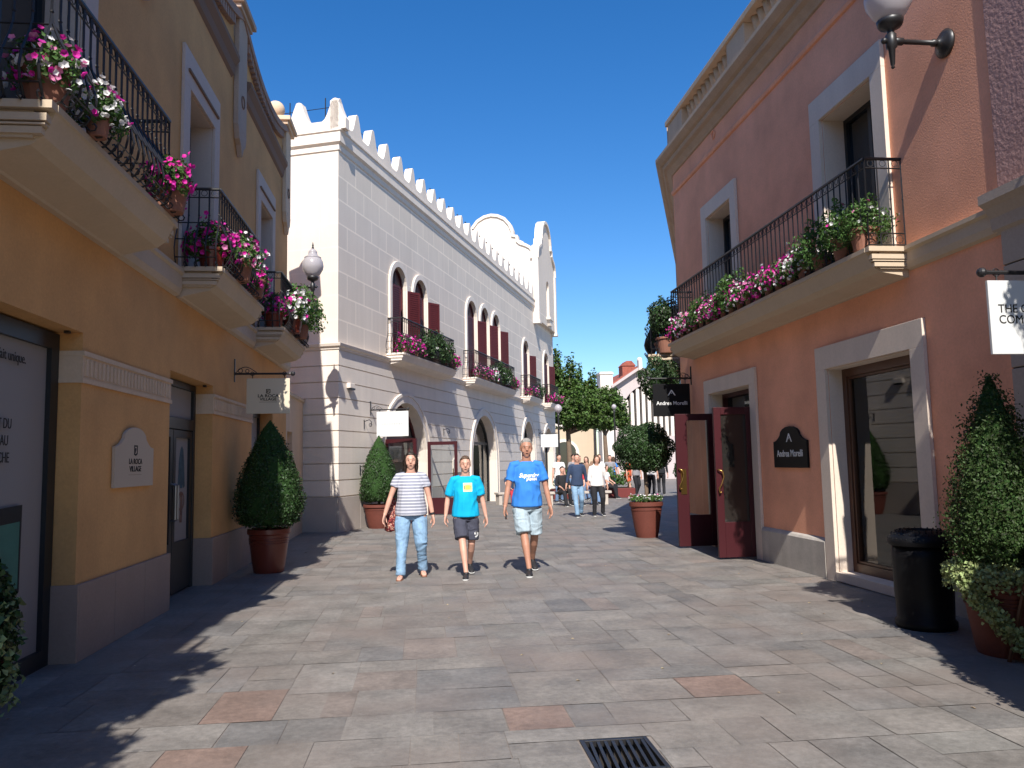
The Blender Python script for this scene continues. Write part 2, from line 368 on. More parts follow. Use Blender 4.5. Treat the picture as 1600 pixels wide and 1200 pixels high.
for (a, b, c, d) in slabs:
    e = rs.uniform(.0012, .0032) if c < 12 else .003; i = len(v)
    j = lambda: rs.uniform(-.004, .004)
    dz = rs.uniform(0, .0015)
    v += [(a+e+j(), c+e+j(), dz), (b-e+j(), c+e+j(), dz), (b-e+j(), d-e+j(), dz), (a+e+j(), d-e+j(), dz)]; f.append((i, i+1, i+2, i+3))
    base = np.array(pal[rng.choice(len(pal), p=pw)][0]); base = (base*.5+np.array((.194, .178, .160))*.5)*(1+rng.uniform(-.11, .11))*.95
    if any(a <= rx <= b and c <= ry <= d for rx, ry in red): base = np.array((.205, .145, .118))
    cols += [(*base, 1)]*4
me = bpy.data.meshes.new('paving'); me.from_pydata(v, [], f); me.materials.append(PAVE)
ca = me.color_attributes.new('slab', 'FLOAT_COLOR', 'CORNER'); ca.data.foreach_set('color', np.array(cols, np.float32).reshape(-1))
tag(link('paving', me), kind='structure')
# drain
dr = thing('drain_grate', 'black iron drain grate with slanted bars set in the paving', 'drain grate', ((x0+x1)/2, (y0+y1)/2, 0))
hx, hy = (x1-x0)/2, (y1-y0)/2
pm = MB(); pm.box(-hx-.02, hx+.02, -hy-.02, hy+.02, -.34, -.32)
for sx in (-1, 1): pm.box(sx*hx, sx*(hx+.02), -hy, hy, -.32, -.006)
for sy in (-1, 1): pm.box(-hx, hx, sy*hy, sy*(hy+.02), -.32, -.006)
pm.build('pit', INT, dr)
fm = MB()
for sx in (-1, 1): fm.box(sx*hx, sx*(hx-.024), -hy, hy, -.03, .004)
for sy in (-1, 1): fm.box(-hx+.024, hx-.024, sy*hy, sy*(hy-.024), -.03, .004)
fm.build('frame', IRON, dr, bevel=.002)
bm_ = MB()
for k in range(8):
    t = -hx+.024+(k+.5)*(2*hx-.048)/8; w = .0085; sk = .012
    a = [bm_.V((t+sg*w+sk*q, q*(hy-.025), z)) for sg in (-1, 1) for q in (-1, 1) for z in (-.03, .001)]
    for q in ((0, 1, 3, 2), (4, 6, 7, 5), (0, 4, 5, 1), (2, 3, 7, 6), (0, 2, 6, 4), (1, 5, 7, 3)): bm_.F(*[a[i] for i in q])
bm_.build('bars', IRON, dr)
# ================================================================ building helpers
def facade(root_loc, d, n):
    """mapping (s along the facade, o out of it, z) -> root-local, and the root's rotation (local -y = outward)"""
    d = Vector(d).normalized(); n = Vector(n).normalized(); rz = math.atan2(n.x, -n.y)
    ax = Vector((math.cos(rz), math.sin(rz))); sg = 1 if ax.dot(Vector(d[:2])) > 0 else -1
    return rz, (lambda s, o, z: (sg*s, -o, z))
def arch_pts(c, hw, zs, z0, rise=None, n=14, foot=True):
    rise = hw if rise is None else rise
    p = [(c-hw, z0)] if foot else []
    p += [(c-hw*math.cos(PI*i/n), zs+rise*math.sin(PI*i/n)) for i in range(n+1)]
    if foot: p.append((c+hw, z0))
    return p
def rect_window(fn, root, s0, s1, z0, z1, o, mull=1, fm=DKMET, gm=DGLASS, fw_=.06, name='window', sill=False):
    w = MB(fn); w.box(s0, s0+fw_, o-.03, o+.03, z0, z1).box(s1-fw_, s1, o-.03, o+.03, z0, z1).box(s0+fw_, s1-fw_, o-.03, o+.03, z1-fw_, z1).box(s0+fw_, s1-fw_, o-.03, o+.03, z0, z0+fw_)
    for k in range(mull): c = s0+(s1-s0)*(k+1)/(mull+1); w.box(c-fw_*.45, c+fw_*.45, o-.027, o+.027, z0+fw_, z1-fw_)
    r = w.build(name, fm, root)
    MB(fn).box(s0+.01, s1-.01, o-.02, o-.008, z0+.01, z1-.01).build('pane', gm, r)
    return r
def surround(fn, root, s0, s1, z0, z1, w, o0, o1, m_, top=None, lining=True):
    top = top or w; b = MB(fn); b.box(s0-w, s0, o0, o1, z0, z1).box(s1, s1+w, o0, o1, z0, z1).box(s0-w, s1+w, o0, o1, z1, z1+top)
    if lining: b.box(s0, s0+.012, -.36, o0-.001, z0, z1).box(s1-.012, s1, -.36, o0-.001, z0, z1).box(s0+.012, s1-.012, -.36, o0-.001, z1-.012, z1)
    return b.build('surround', m_, root, bevel=.004)
def bombe(h):   # (out, z) of the pot-bellied baluster
    return [(0, 0), (.075, .03), (.13, .12), (.145, .2), (.115, .32), (.05, .44), (.01, .54), (0, .62), (0, h)]
def railing(fn, root, plan, z0, h, kind='belly', sp=.115, r=.0095):
    mb = MB(fn); hw = len(plan)
    for a, b in zip(plan[:-1], plan[1:]):
        a = Vector(a); b = Vector(b); d = (b-a); ln = d.length; d.normalize(); n = Vector((-d.y, d.x))
        mid = (a+b)/2; cen = sum((Vector(p) for p in plan), Vector((0, 0)))/hw
        if n.dot(mid-cen) < 0: n = -n
        P = lambda t, o, z: (a.x+d.x*t+n.x*o, a.y+d.y*t+n.y*o, z0+z)
        mb.tube([P(0, 0, h), P(ln, 0, h)], .018, 6); mb.tube([P(0, 0, h-.10), P(ln, 0, h-.10)], .008, 4)
        k = max(1, int(round(ln/sp)))
        for i in range(k+1):
            t = ln*i/k
            if kind == 'belly':
                mb.tube([P(t, o, z) for o, z in bombe(h)], r, 4)
                mb.tube([P(t, .075, .03), P(t, .11, -.005), P(t, .14, .0), P(t, .15, .025), P(t, .135, .045), P(t, .12, .04)], r*.7, 4)
                mb.ball(P(t, 0, .62), .014, 5, 4)
            else:
                mb.tube([P(t, 0, 0), P(t, 0, h)], r, 4); mb.ball(P(t, 0, h*.55), .012, 5, 4)
            if i < k:
                c = P(t+ln/k/2, 0, h-.05); q = .034
                mb.tube([(c[0]+d.x*q*math.cos(u), c[1]+d.y*q*math.cos(u), c[2]+q*math.sin(u)) for u in [2*PI*j/8 for j in range(9)]], .0045, 3, cap=False)
                if kind != 'belly':
                    c = P(t+ln/k/2, 0, .10); q = .042
                    mb.tube([(c[0]+d.x*q*math.cos(u), c[1]+d.y*q*math.cos(u), c[2]+q*math.sin(u)) for u in [2*PI*j/8 for j in range(9)]], .0045, 3, cap=False)
        if kind == 'belly':
            for o, z in ((.013, .53), (.118, .31), (.125, .10)): mb.tube([P(0, o, z), P(ln, o, z)], .007, 4)
        else:
            for z in (.04, .16): mb.tube([P(0, 0, z), P(ln, 0, z)], .008, 4)
    return mb.build('railing', IRON, root, recalc=False)
def balcony(fn, root, s0, s1, out, ztop, m_, kind='belly', h=.93, drop=.34, flat_in=.02, sp=.115, ends=(1, 1), under=None):
    """stepped slab on a coved underside, both ends moulded; railing as a sub-part"""
    b = MB(fn); sl = lambda z: (out+.02-.07*max(0, ztop-.05-z)/.15) if z > ztop-.2 else (out-.05)+.0-(out-.105)*(ztop-.2-z)/(drop-.2)
    b.sweep([(0, ztop), (out+.02, ztop), (out+.02, ztop-.045), (out+.004, ztop-.052), (out-.065, ztop-.2), (out-.14, ztop-.215-.3*(drop-.2)), (.07, ztop-drop+.015), (.055, ztop-drop), (0, ztop-drop)], s0+.03, s1-.03)
    for i, (t, zt, zb) in enumerate(((-.02, .0, .05), (-.008, .078, .125), (-.0, .137, .148), (.012, .156, .20))):
        for q0, q1 in ((s0+t-.03, s0+.03), (s1-.03, s1-t+.03)):
            b.prism([(q0, ztop-zb), (q1, ztop-zb), (q1, ztop-zt), (q0, ztop-zt)], 0.001, sl(ztop-zb)-.004)
    for q0, q1 in ((s0, s0+.03), (s1-.03, s1)):
        b.prism([(q0, ztop-.22), (q1, ztop-.22), (q1, ztop-.004), (q0, ztop-.004)], 0.001, sl(ztop-.22)-.006)
    o = b.build('balcony', m_, root)
    e = .05; railing(fn, o, [(s0+e, 0), (s0+e, out-e-.0), (s1-e, out-e), (s1-e, 0)], ztop, h, kind, sp)
    return o
# ================================================================ yellow building (left)
XL = -2.75
rz, fL = facade((XL, 0, 0), (0, 1), (1, 0))
yb = thing('yellow_building', 'yellow stucco shop building on the left with three flowered balconies and scalloped parapet', 'building', (XL, 0, 0), rz)
w = MB(fL); w.box(-7, 16.55, -.45, 0, 0, 8.0)
wall = w.build('wall', YEL, yb)
c = MB(fL)
c.box(.6, 6.8, -.6, .2, -.1, 2.62).box(9.08, 10.88, -.6, .2, -.1, 2.58).box(13.3, 15.1, -.6, .2, -.1, 2.50)
c.box(5.2, 6.55, -.6, .2, 3.72, 6.0).box(9.5, 10.62, -.6, .2, 3.72, 6.0).box(13.68, 14.75, -.6, .2, 3.72, 6.05)
c.box(-4, -.5, -.6, .2, -.1, 2.62)
cut(wall, c)
MB(fL).box(-7, 16.5, -8, -.46, 0, 8.02).build('rear_wall', YEL, yb)
# stone plinth with joints
for a, b in ((-.5, .6), (6.8, 9.08), (10.88, 13.3), (15.1, 16.55)):
    p = MB(fL); x = a; n = max(1, round((b-a)/.76)); st = (b-a)/n
    for k in range(n): p.box(a+k*st+.004, a+(k+1)*st-.004, .002, .035, 0, .6)
    for q in (a, b):
        if .6 < q < 15.9: p.box(q if q == a else q, (q-.03) if q == a else q+.03, -.44, .035, 0, .6)
    p.build('plinth', PLI, yb, bevel=.004)
# moulded capital band with fluting
def capital(s0, s1):
    b = MB(fL); b.box(s0-.02, s1+.02, .002, .025, 2.43, 2.47).box(s0-.02, s1+.02, .002, .02, 2.21, 2.25).box(s0-.01, s1+.01, .002, .009, 2.25, 2.43)
    x = s0+.06
    while x < s1-.05: b.prism([(x-.022, 2.27), (x+.022, 2.27), (x+.022, 2.39), (x+.012, 2.41), (x-.012, 2.41), (x-.022, 2.39)], .009, .022); x += .085
    for q, sg in ((s0, -1), (s1, 1)):
        if 0 < q < 16:
            a, c_ = (q-.02, q-.002) if sg < 0 else (q+.002, q+.02)
            b.box(a, c_, -.43, .001, 2.43, 2.47).box(a, c_, -.43, .001, 2.21, 2.25)
            b.box(a+.006, c_-.006, -.43, .001, 2.25, 2.43)
            for oo in (-.11, -.31): b.tube([(q+sg*.0, oo, 2.34), (q+sg*.017, oo, 2.34)], .075, 16)
    return b.build('capital_band', CRM2, yb)
for a, b in ((6.8, 9.08), (10.88, 13.3)): capital(a, b)
# downlights under the lintels
for s_ in (6.7, 10.78):
    MB(fL).box(s_-.02, s_+.02, -.1, -.06, 2.555 if s_ > 8 else 2.6, 2.58 if s_ > 8 else 2.62).build('downlight', IRON, yb)
# string course at first floor
b = MB(fL); prof = [(0.002, 3.42), (.05, 3.44), (.075, 3.5), (.075, 3.66), (.1, 3.68), (.1, 3.72), (.002, 3.73)]
for a, e in ((-7, 5.06), (7.42, 9.18), (11.52, 13.2), (15.52, 16.6)): b = MB(fL); b.sweep(prof, a, e); b.build('string_course', CRM, yb)
for a, e in ((5.02, 7.46), (9.2, 11.5), (13.22, 15.5)): balcony(fL, yb, a, e, .5, 3.76, CRM)
balcony(fL, yb, -.1, 2.8, .5, 3.76, CRM); balcony(fL, yb, -4.4, -1.4, .5, 3.76, CRM)
# upper windows with grey stone surrounds
GRS = mat('grey_stone_surround', (.55, .44, .37), .8, var=.05, fine=.05, bump=.08)
for (a, e, zt) in ((5.2, 6.55, 6.0), (9.5, 10.62, 6.0), (13.68, 14.75, 6.05)):
    surround(fL, yb, a, e, 3.77, zt, .25, .002, .04, GRS, top=.45)
    r = rect_window(fL, yb, a, e, 3.73, zt, -.3, 1)
    MB(fL).box(a-.12, e+.12, .04, .065, zt+.17, zt+.2).build('drip_moulding', mat('brown_moulding', (.20, .12, .08), .85), r)
# upper brown string and cornice
BRN = mat('brown_moulding', (.20, .12, .08), .85)
b = MB(fL)
for a, e in ((-7, 3.4), (4.2, 7.3), (8.05, 11.62), (12.42, 15.8)): b.sweep([(.002, 7.2), (.04, 7.24), (.06, 7.36), (.12, 7.45), (.12, 7.52), (.002, 7.54)], a, e); b.build('upper_moulding', BRN, yb); b = MB(fL)

# sagging parapet between pilasters
def sag(u, lo=7.93, hi=8.36): return lo+(hi-lo)*(2*u-1)**2
pil = [3.8, 7.9, 12.02, 16.15]
for i, (a, e) in enumerate(zip([-.5]+pil[:-1], pil)):
    n = 18; ss = [a+(e-a)*k/n for k in range(n+1)]; zz = [sag(k/n) for k in range(n+1)]
    b = MB(fL); b.prism([(a, 7.9)]+[(s, z-.0) for s, z in zip(ss, zz)]+[(e, 7.9)], -.28, -.002); b.build('parapet', YEL, yb)
    b = MB(fL); b.band(list(zip(ss, [z-.06 for z in zz])), list(zip(ss, [z+.06 for z in zz])), -.34, .1)
    k = 0
    for q in range(int((e-a-.8)/.13)):
        s = a+.4+q*.13; z = sag((s-a)/(e-a)); b.box(s, s+.075, .002, .08, z-.2, z-.06)
    b.build('coping', mat('tile_coping', (.30, .2, .16), .85, var=.15, fine=.1), yb)
for i, c_ in enumerate(pil):
    b = MB(fL); b.box(c_-.27, c_+.27, .003, .08, 6.55, 8.3); b.box(c_-.3, c_+.3, -.5, .003, 7.9, 8.3)
    b.prism([(c_-.27, 6.55), (c_+.27, 6.55), (c_+.2, 6.36), (c_+.1, 6.3), (c_, 6.14), (c_-.1, 6.3), (c_-.2, 6.36)], .003, .085)
    b.box(c_-.4, c_+.4, -.52, .13, 8.3, 8.37); b.box(c_-.45, c_+.45, -.56, .18, 8.37, 8.46)
    p = b.build('pilaster', mat('brown_grey_stone', (.40, .30, .235), .85, var=.1, fine=.06) if i < 3 else CRM2, yb, bevel=.01)
    MB(fL).ring((c_, .085, 7.0), .09, .012, 'y', 16, 6).build('roundel', BRN, p)
    b = MB(fL); b.lathe([(.2, 8.46), (.2, 8.5), (.1, 8.56), (.1, 8.6)], (c_, -.18, 0), 16); b.ball((c_, -.18, 8.76), .18, 18, 12); b.build('ball_finial', CRM2, p, smooth=True)
# shop window on the left with poster
sw = rect_window(fL, yb, .62, 6.78, .0, 2.6, -.2, 0, name='shop_window', gm=POST, fw_=.13)
MB(fL).box(3.3, 3.4, -.23, -.17, .13, 2.47).build('mullion', DKMET, sw)
def ontext(parent, fn_s, o, z, txt, size, m_=INK, **k):
    me = text_mesh(txt, size, m_, **k); me.transform(Matrix.Translation((fn_s, -o, z))); return link('lettering', me, parent)
ontext(sw, 6.27, -.183, 2.33, 'se fait unique.', .105, align='RIGHT', sx=.85)
ontext(sw, 5.87, -.183, 1.72, 'OUVERT DU\nLUNDI AU\nDIMANCHE', .105, sx=.78, line=1.15)
MB(fL).box(5.80, 5.95, -.183, -.1815, 1.485, 1.492).build('printed_line', INK, sw)
GB = mat('print_green', (.05, .17, .125), .7, var=.25, vscale=3)
b = MB(fL); b.prism([(4.9, .74), (6.27, .66), (6.27, 1.22), (4.9, 1.17)], -.184, -.1825); b.build('printed_bag', GB, sw)
b = MB(fL); b.band([(4.9, .74), (6.27, .66), (6.27, 1.22), (4.9, 1.17)], [(4.86, .71), (6.29, .63), (6.295, 1.26), (4.86, 1.2)], -.1825, -.181, closed=True)
b.prism([(4.9, 1.09), (6.27, 1.14), (6.27, 1.22), (4.9, 1.17)], -.1822, -.1808)
b.tube([(5.55, -.182, 1.14), (5.57, -.182, 1.42), (5.68, -.182, 1.5), (5.82, -.182, 1.48), (5.9, -.182, 1.36), (5.92, -.182, 1.12)], .012, 4); b.build('printed_outline', INK, sw)
# glazed double door with sketches on its panes
dm = MB(fL); D0, D1, O = 9.1, 10.86, -.25
dm.box(D0, D0+.08, O-.04, O+.04, 0, 2.57).box(D1-.08, D1, O-.04, O+.04, 0, 2.57).box(D0+.08, D1-.08, O-.04, O+.04, 2.49, 2.57).box(D0+.08, D1-.08, O-.04, O+.04, 1.98, 2.12)
door = dm.build('door', DKMET, yb, bevel=.004)
MB(fL).box(D0+.08, D1-.08, O-.01, O, 2.12, 2.49).build('fanlight', POST, door)
for a, e in ((D0+.09, (D0+D1)/2-.01), ((D0+D1)/2+.01, D1-.09)):
    lf = MB(fL); lf.box(a, a+.1, O-.03, O+.03, .02, 1.97).box(e-.1, e, O-.03, O+.03, .02, 1.97).box(a+.1, e-.1, O-.03, O+.03, 1.88, 1.97).box(a+.1, e-.1, O-.03, O+.03, .02, .62)
    lf.box(a+.1, e-.1, O-.008, O, .62, 1.88); lf.m[-6:] = [1]*6
    lf.build('door_leaf', [DKMET, POST], door)
hm = MB(fL); c_ = (D0+D1)/2
hm.tube([(c_-.05, O+.03, .88), (c_-.05, O+.08, .9), (c_-.05, O+.08, 1.3), (c_-.05, O+.03, 1.32)], .014, 8); hm.tube([(c_+.05, O+.03, .88), (c_+.05, O+.08, .9), (c_+.05, O+.08, 1.3), (c_+.05, O+.03, 1.32)], .014, 8)
hm.build('handle', mat('grey_metal', (.3, .3, .3), .35, metal=1), door)
SK = mat('print_slate', (.05, .09, .115), .7, var=.5, vscale=12); SB = mat('print_brown', (.18, .1, .075), .7, var=.5, vscale=14)
for q in (9.46, 10.42):
    b = MB(fL); k = .0065
    b.prism([(q-.14, 1.30), (q-.10, 1.62), (q-.05, 1.74), (q, 1.78), (q+.06, 1.74), (q+.1, 1.6), (q+.15, 1.28), (q+.09, 1.26), (q+.06, 1.32), (q+.05, 1.26), (q-.05, 1.26), (q-.06, 1.33), (q-.09, 1.27)], O+.001, O+.003); b.build('printed_coat', SK, door)
    b = MB(fL); b.tube([(q-.02, O+.002, .84), (q, O+.002, 1.1), (q-.03, O+.002, 1.2)], .022, 4); b.band([(q+.11*math.cos(t), 1.1+.09*math.sin(t)) for t in np.linspace(-2, 2.6, 12)], [(q+.14*math.cos(t), 1.1+.12*math.sin(t)) for t in np.linspace(-2, 2.6, 12)], O+.001, O+.003)
    b.build('printed_heel', SB, door)
# third opening
r = rect_window(fL, yb, 13.32, 15.08, .0, 2.48, -.25, 1, gm=POST, name='shop_window', fw_=.09)
b = MB(fL); b.box(16.55, 19.0, -.3, -.0, 0, 2.95); lw = b.build('side_wall', CRM2, yb)
c = MB(fL); c.box(16.7, 17.35, -.2, .2, 1.5, 2.22); cut(lw, c)
b = MB(fL); b.sweep([(-.3, 2.95), (.0, 2.95), (.04, 2.97), (.04, 3.03), (-.3, 3.05)], 16.56, 19.0); b.build('coping', CRM, yb)
# ================================================================ salmon building (right)
XR = 4.95
rz, fR = facade((XR, 0, 0), (0, 1), (-1, 0))
sb = thing('salmon_building', 'salmon pink stucco shop building on the right with long flowered iron balcony', 'building', (XR, 0, 0), rz)
CY = 14.9; A2 = math.radians(20.4)
d2 = Vector((math.sin(A2), math.cos(A2))); n2 = Vector((-math.cos(A2), math.sin(A2)))
def fR2(s, o, z):
    """second stretch of the facade, beyond the bend"""
    wx = d2.x*s+n2.x*o; wy = CY+d2.y*s+n2.y*o       # world minus XR
    return fR(wy, -wx, z)
w = MB(fR); w.box(6.2, CY, -.35, 0, 0, 7.35); wall = w.build('wall', SAL, sb)
c = MB(fR); c.box(7.55, 9.28, -.6, .2, .1, 2.56).box(11.6, 13.33, -.6, .2, -.1, 2.6).box(7.93, 9.07, -.6, .2, 3.62, 5.64).box(12.0, 13.1, -.6, .2, 3.9, 5.64); cut(wall, c)
w = MB(fR2); w.prism([(0, 0), (10.6, 0), (10.6, 7.35), (0, 7.35)], -.35, 0); wall2 = w.build('wall', SAL, sb)
c = MB(fR2); c.box(1.0, 2.2, -.6, .2, 3.62, 5.7).box(5, 6.2, -.6, .2, 3.62, 5.7).box(4.2, 6.8, -.6, .2, -.1, 2.8).box(1.2, 2.6, -.6, .2, .1, 2.6); cut(wall2, c)
MB(fR).box(6.2, CY-.2, -9, -1.2, 0, 7.34).build('rear_wall', SAL, sb)
MB(fR2).box(.8, 10.6, -9, -.6, 0, 7.34).build('rear_wall', SAL, sb)
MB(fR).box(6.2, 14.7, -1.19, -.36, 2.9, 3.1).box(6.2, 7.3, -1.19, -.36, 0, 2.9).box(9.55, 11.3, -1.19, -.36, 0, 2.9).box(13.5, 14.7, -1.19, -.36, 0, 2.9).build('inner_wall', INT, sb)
MB(fR).box(6.2, 14.9, -8, -.36, 7.36, 7.4).build('roof', ASH, sb)
for a, e in ((1.0, 2.2), (5, 6.2)): rect_window(fR2, sb, a, e, 3.62, 5.7, -.25); surround(fR2, sb, a, e, 3.62, 5.7, .23, .002, .04, CRM2)
rect_window(fR2, sb, 1.2, 2.6, .1, 2.6, -.25, name='shop_window'); rect_window(fR2, sb, 4.2, 6.8, 0, 2.8, -.25, name='shop_window')
# plinth, sloped top
b = MB(fR)
for a, e in ((9.52, 11.37), (13.57, CY), (6.2, 7.29)):
    b = MB(fR); b.sweep([(.002, 0), (.05, 0), (.05, .44), (.03, .47), (.002, .49)], a, e); b.build('plinth', mat('pale_render', (.46, .42, .37), .85, var=.16, vscale=3, fine=.08, bump=.12, streak=.15), sb)
# surrounds
PALE = mat('pale_stone_surround', (.68, .57, .47), .8, var=.05, fine=.05, bump=.08, streak=.06)
surround(fR, sb, 7.55, 9.28, 0, 2.56, .23, .002, .045, PALE, top=.28)
surround(fR, sb, 11.6, 13.33, 0, 2.6, .22, .002, .045, PALE, top=.24)
surround(fR, sb, 7.93, 9.07, 3.62, 5.64, .23, .002, .05, PALE, top=.3)
surround(fR, sb, 12.0, 13.1, 3.62, 5.64, .22, .002, .05, PALE, top=.25)
rect_window(fR, sb, 7.93, 9.07, 3.62, 5.64, -.3, 1, fw_=.07); rect_window(fR, sb, 12.0, 13.1, 3.62, 5.64, -.3, 1, fw_=.07)
# band, string, roundels
b = MB(fR); b.sweep([(.002, 3.36), (.04, 3.38), (.06, 3.44), (.06, 3.54), (.09, 3.56), (.09, 3.60), (.002, 3.61)], 6.21, 7.5); b.build('string_course', CRM, sb)
b = MB(fR); b.sweep([(.002, 6.66), (.03, 6.67), (.045, 6.71), (.03, 6.75), (.002, 6.76)], 6.21, CY); b.build('upper_moulding', SAL, sb)
for q in (12.65, 8.45):
    MB(fR).ring((q, .01, 6.97), .07, .014, 'y', 16, 6).build('roundel', SAL, sb)
CORN = mat('brown_cream_trim', (.45, .33, .235), .85, var=.08, fine=.06, bump=.08, streak=.1)
# cornice, both stretches, mitred at the bend
prof = [(.002, 7.06), (.03, 7.07), (.05, 7.10), (.11, 7.16), (.17, 7.19), (.19, 7.22), (.19, 7.25), (.24, 7.27), (.29, 7.31), (.32, 7.34), (.32, 7.40), (.002, 7.44)]
b = MB(); m0 = [fR(6.21, o, z) for o, z in prof]; t = math.tan(A2/2)
mm = [fR(CY+o*t, o, z) for o, z in prof]; m1 = [fR2(10.6, o, z) for o, z in prof]
idx = [[b.V(p) for p in q] for q in (m0, mm, m1)]; n = len(prof)
for q in range(2):
    for i in range(n): j = (i+1) % n; b.F(idx[q][i], idx[q][j], idx[q+1][j], idx[q+1][i])
b.F(*idx[0]); b.F(*idx[2]); b.build('cornice', CORN, sb)
# roof balustrade
b = MB(fR); ZB = 7.44
for a, e in ((6.3, 7.4), (11.05, 11.75), (14.0, 14.85)): b.box(a, e, -.22, .08, ZB, ZB+.62)
b.box(6.3, 14.9, -.26, .12, ZB+.62, ZB+.72); b.box(7.4, 14.0, -.2, .06, ZB, ZB+.08)
p = b.build('parapet', CORN, sb, bevel=.01)
b = MB(fR); s = 7.5
while s < 13.95:
    if not 10.98 < s < 11.82:
        b.lathe([(.045, .08), (.05, .12), (.075, .22), (.06, .32), (.035, .4), (.05, .45), (.06, .5), (.09, .62)], (s, -.07, ZB), 10)
    s += .2
b.build('balusters', CORN, p, smooth=True)
b = MB(fR2); b.box(.1, 10.5, -.2, .08, ZB, ZB+.7); b.build('parapet', CORN, sb)
bal = balcony(fR, sb, 7.5, 14.1, .45, 3.60, CRM, kind='straight', h=.95, drop=.3, sp=.125)
bal2 = balcony(fR2, sb, .5, 3.0, .62, 3.60, CRM, kind='belly', h=.95, drop=.3)
# shop window display
sw = MB(fR); s0, s1, z0, z1, O = 7.55, 9.28, .1, 2.56, -.22
for (a, e, lo, hi) in ((s0, s0+.09, z0, z1), (s1-.09, s1, z0, z1), (s0+.09, s1-.09, z1-.11, z1), (s0+.09, s1-.09, z0, z0+.12)): sw.box(a, e, O-.05, O+.05, lo, hi)
for (a, e, lo, hi) in ((s0+.09, s0+.12, z0+.12, z1-.11), (s1-.12, s1-.09, z0+.12, z1-.11), (s0+.12, s1-.12, z1-.14, z1-.11), (s0+.12, s1-.12, z0+.12, z0+.15)): sw.box(a, e, O-.03, O+.03, lo, hi)
sw = sw.build('shop_window', WOODF, sb, bevel=.008)
MB(fR).box(7.56, 9.27, -.34, .05, .012, .112).build('sill', PALE, sw)
MB(fR).box(s0+.1, s1-.1, O-.012, O-.004, z0+.13, z1-.12).build('pane', GLASS, sw)
b = MB(fR); b.box(7.4, 9.45, -.82, -.78, .1, 2.8).box(7.4, 7.44, -.78, -.36, .1, 2.8).box(9.41, 9.45, -.78, -.36, .1, 2.8).box(7.44, 9.41, -.78, -.36, .05, .12); b.build('display_case', TEAL, sw)
b = MB(fR)
for z in (.72, 1.32): b.box(7.46, 9.39, -.77, -.38, z, z+.06)
b.box(8.9, 8.93, -.5, -.42, .12, 1.32); b.build('shelf', DISP, sw)
def shoe_shape(b, s, o, z, k=1., sg=1):
    b.tube([(s, o, z+.035), (s+sg*.07*k, o, z+.03), (s+sg*.15*k, o, z+.025), (s+sg*.21*k, o, z+.02)], [.032, .036, .03, .012], 8); b.tube([(s-.01*sg, o, z), (s, o, z+.07)], .022, 6)
b = MB(fR)
for s, o, z in ((7.75, -.52, 1.385), (8.1, -.6, 1.385), (8.5, -.52, 1.385), (8.85, -.58, 1.385), (7.9, -.55, .785), (8.4, -.5, .785), (8.8, -.6, .785)): shoe_shape(b, s, o, z)
b.build('display_shoes', SHOE, sw, smooth=True)
b = MB(fR); b.prism([(7.85, .785), (8.15, .785), (8.12, 1.0), (7.88, 1.0)], -.72, -.62); b.tube([(7.93, -.67, 1.0), (7.95, -.67, 1.12), (8.05, -.67, 1.12), (8.07, -.67, 1.0)], .01, 6); b.build('display_handbag', MAROON, sw)
# shop door: two leaves thrown open
dr_ = MB(fR); a, e = 11.6, 13.33
dr_.box(a, a+.06, -.33, -.2, 0, 2.6).box(e-.06, e, -.33, -.2, 0, 2.6).box(a+.06, e-.06, -.33, -.2, 2.52, 2.6).box(a+.06, e-.06, -.33, -.25, 2.26, 2.32)
door = dr_.build('door', MAROON, sb)
MB(fR).box(a+.06, e-.06, -.29, -.28, 2.32, 2.52).build('fanlight', DGLASS, door)
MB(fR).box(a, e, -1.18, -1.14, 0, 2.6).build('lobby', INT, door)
def leaf(s, o0, o1, sg, stile=.11):
    b = MB(fR); t = .06; s2 = s+sg*t; lo, hi = min(s, s2), max(s, s2)
    b.box(lo, hi, o0, o0+.11, .03, 2.26).box(lo, hi, o1-stile, o1, .03, 2.26).box(lo, hi, o0+.11, o1-stile, 2.15, 2.26).box(lo, hi, o0+.11, o1-stile, .03, .55)
    lf_ = b.build('door_leaf', MAROON, door, bevel=.005)
    MB(fR).box((lo+hi)/2-.005, (lo+hi)/2+.005, o0+.1, o1-.1, .55, 2.15).build('pane', mat('smoky_glass', (.02, .018, .016), .05, spec=.7), lf_) if sg > 0 else MB(fR).box((lo+hi)/2-.005, (lo+hi)/2+.005, o0+.1, o1-.1, .55, 2.15).build('pane', GLASS, lf_)
    b = MB(fR); oc = o1-.055; q = lo-.04
    b.tube([(lo, oc+.03, 1.32), (q, oc+.03, 1.33), (q-.01, oc-.03, 1.3), (q-.01, oc-.045, 1.22), (q-.01, oc-.01, 1.12), (q-.01, oc+.03, 1.05), (q, oc+.02, .98), (q, oc+.0, .99), (lo, oc+.01, 1.0)], .011, 8)
    b.build('handle', BRASS, lf_, smooth=True)
    return lf_
leaf(11.61, .0, .61, 1); fl = leaf(13.31, .0, .68, -1, .2)
MB(fR).box(13.243, 13.248, .52, .62, .9, 1.32).build('push_plate', BRASS, fl)
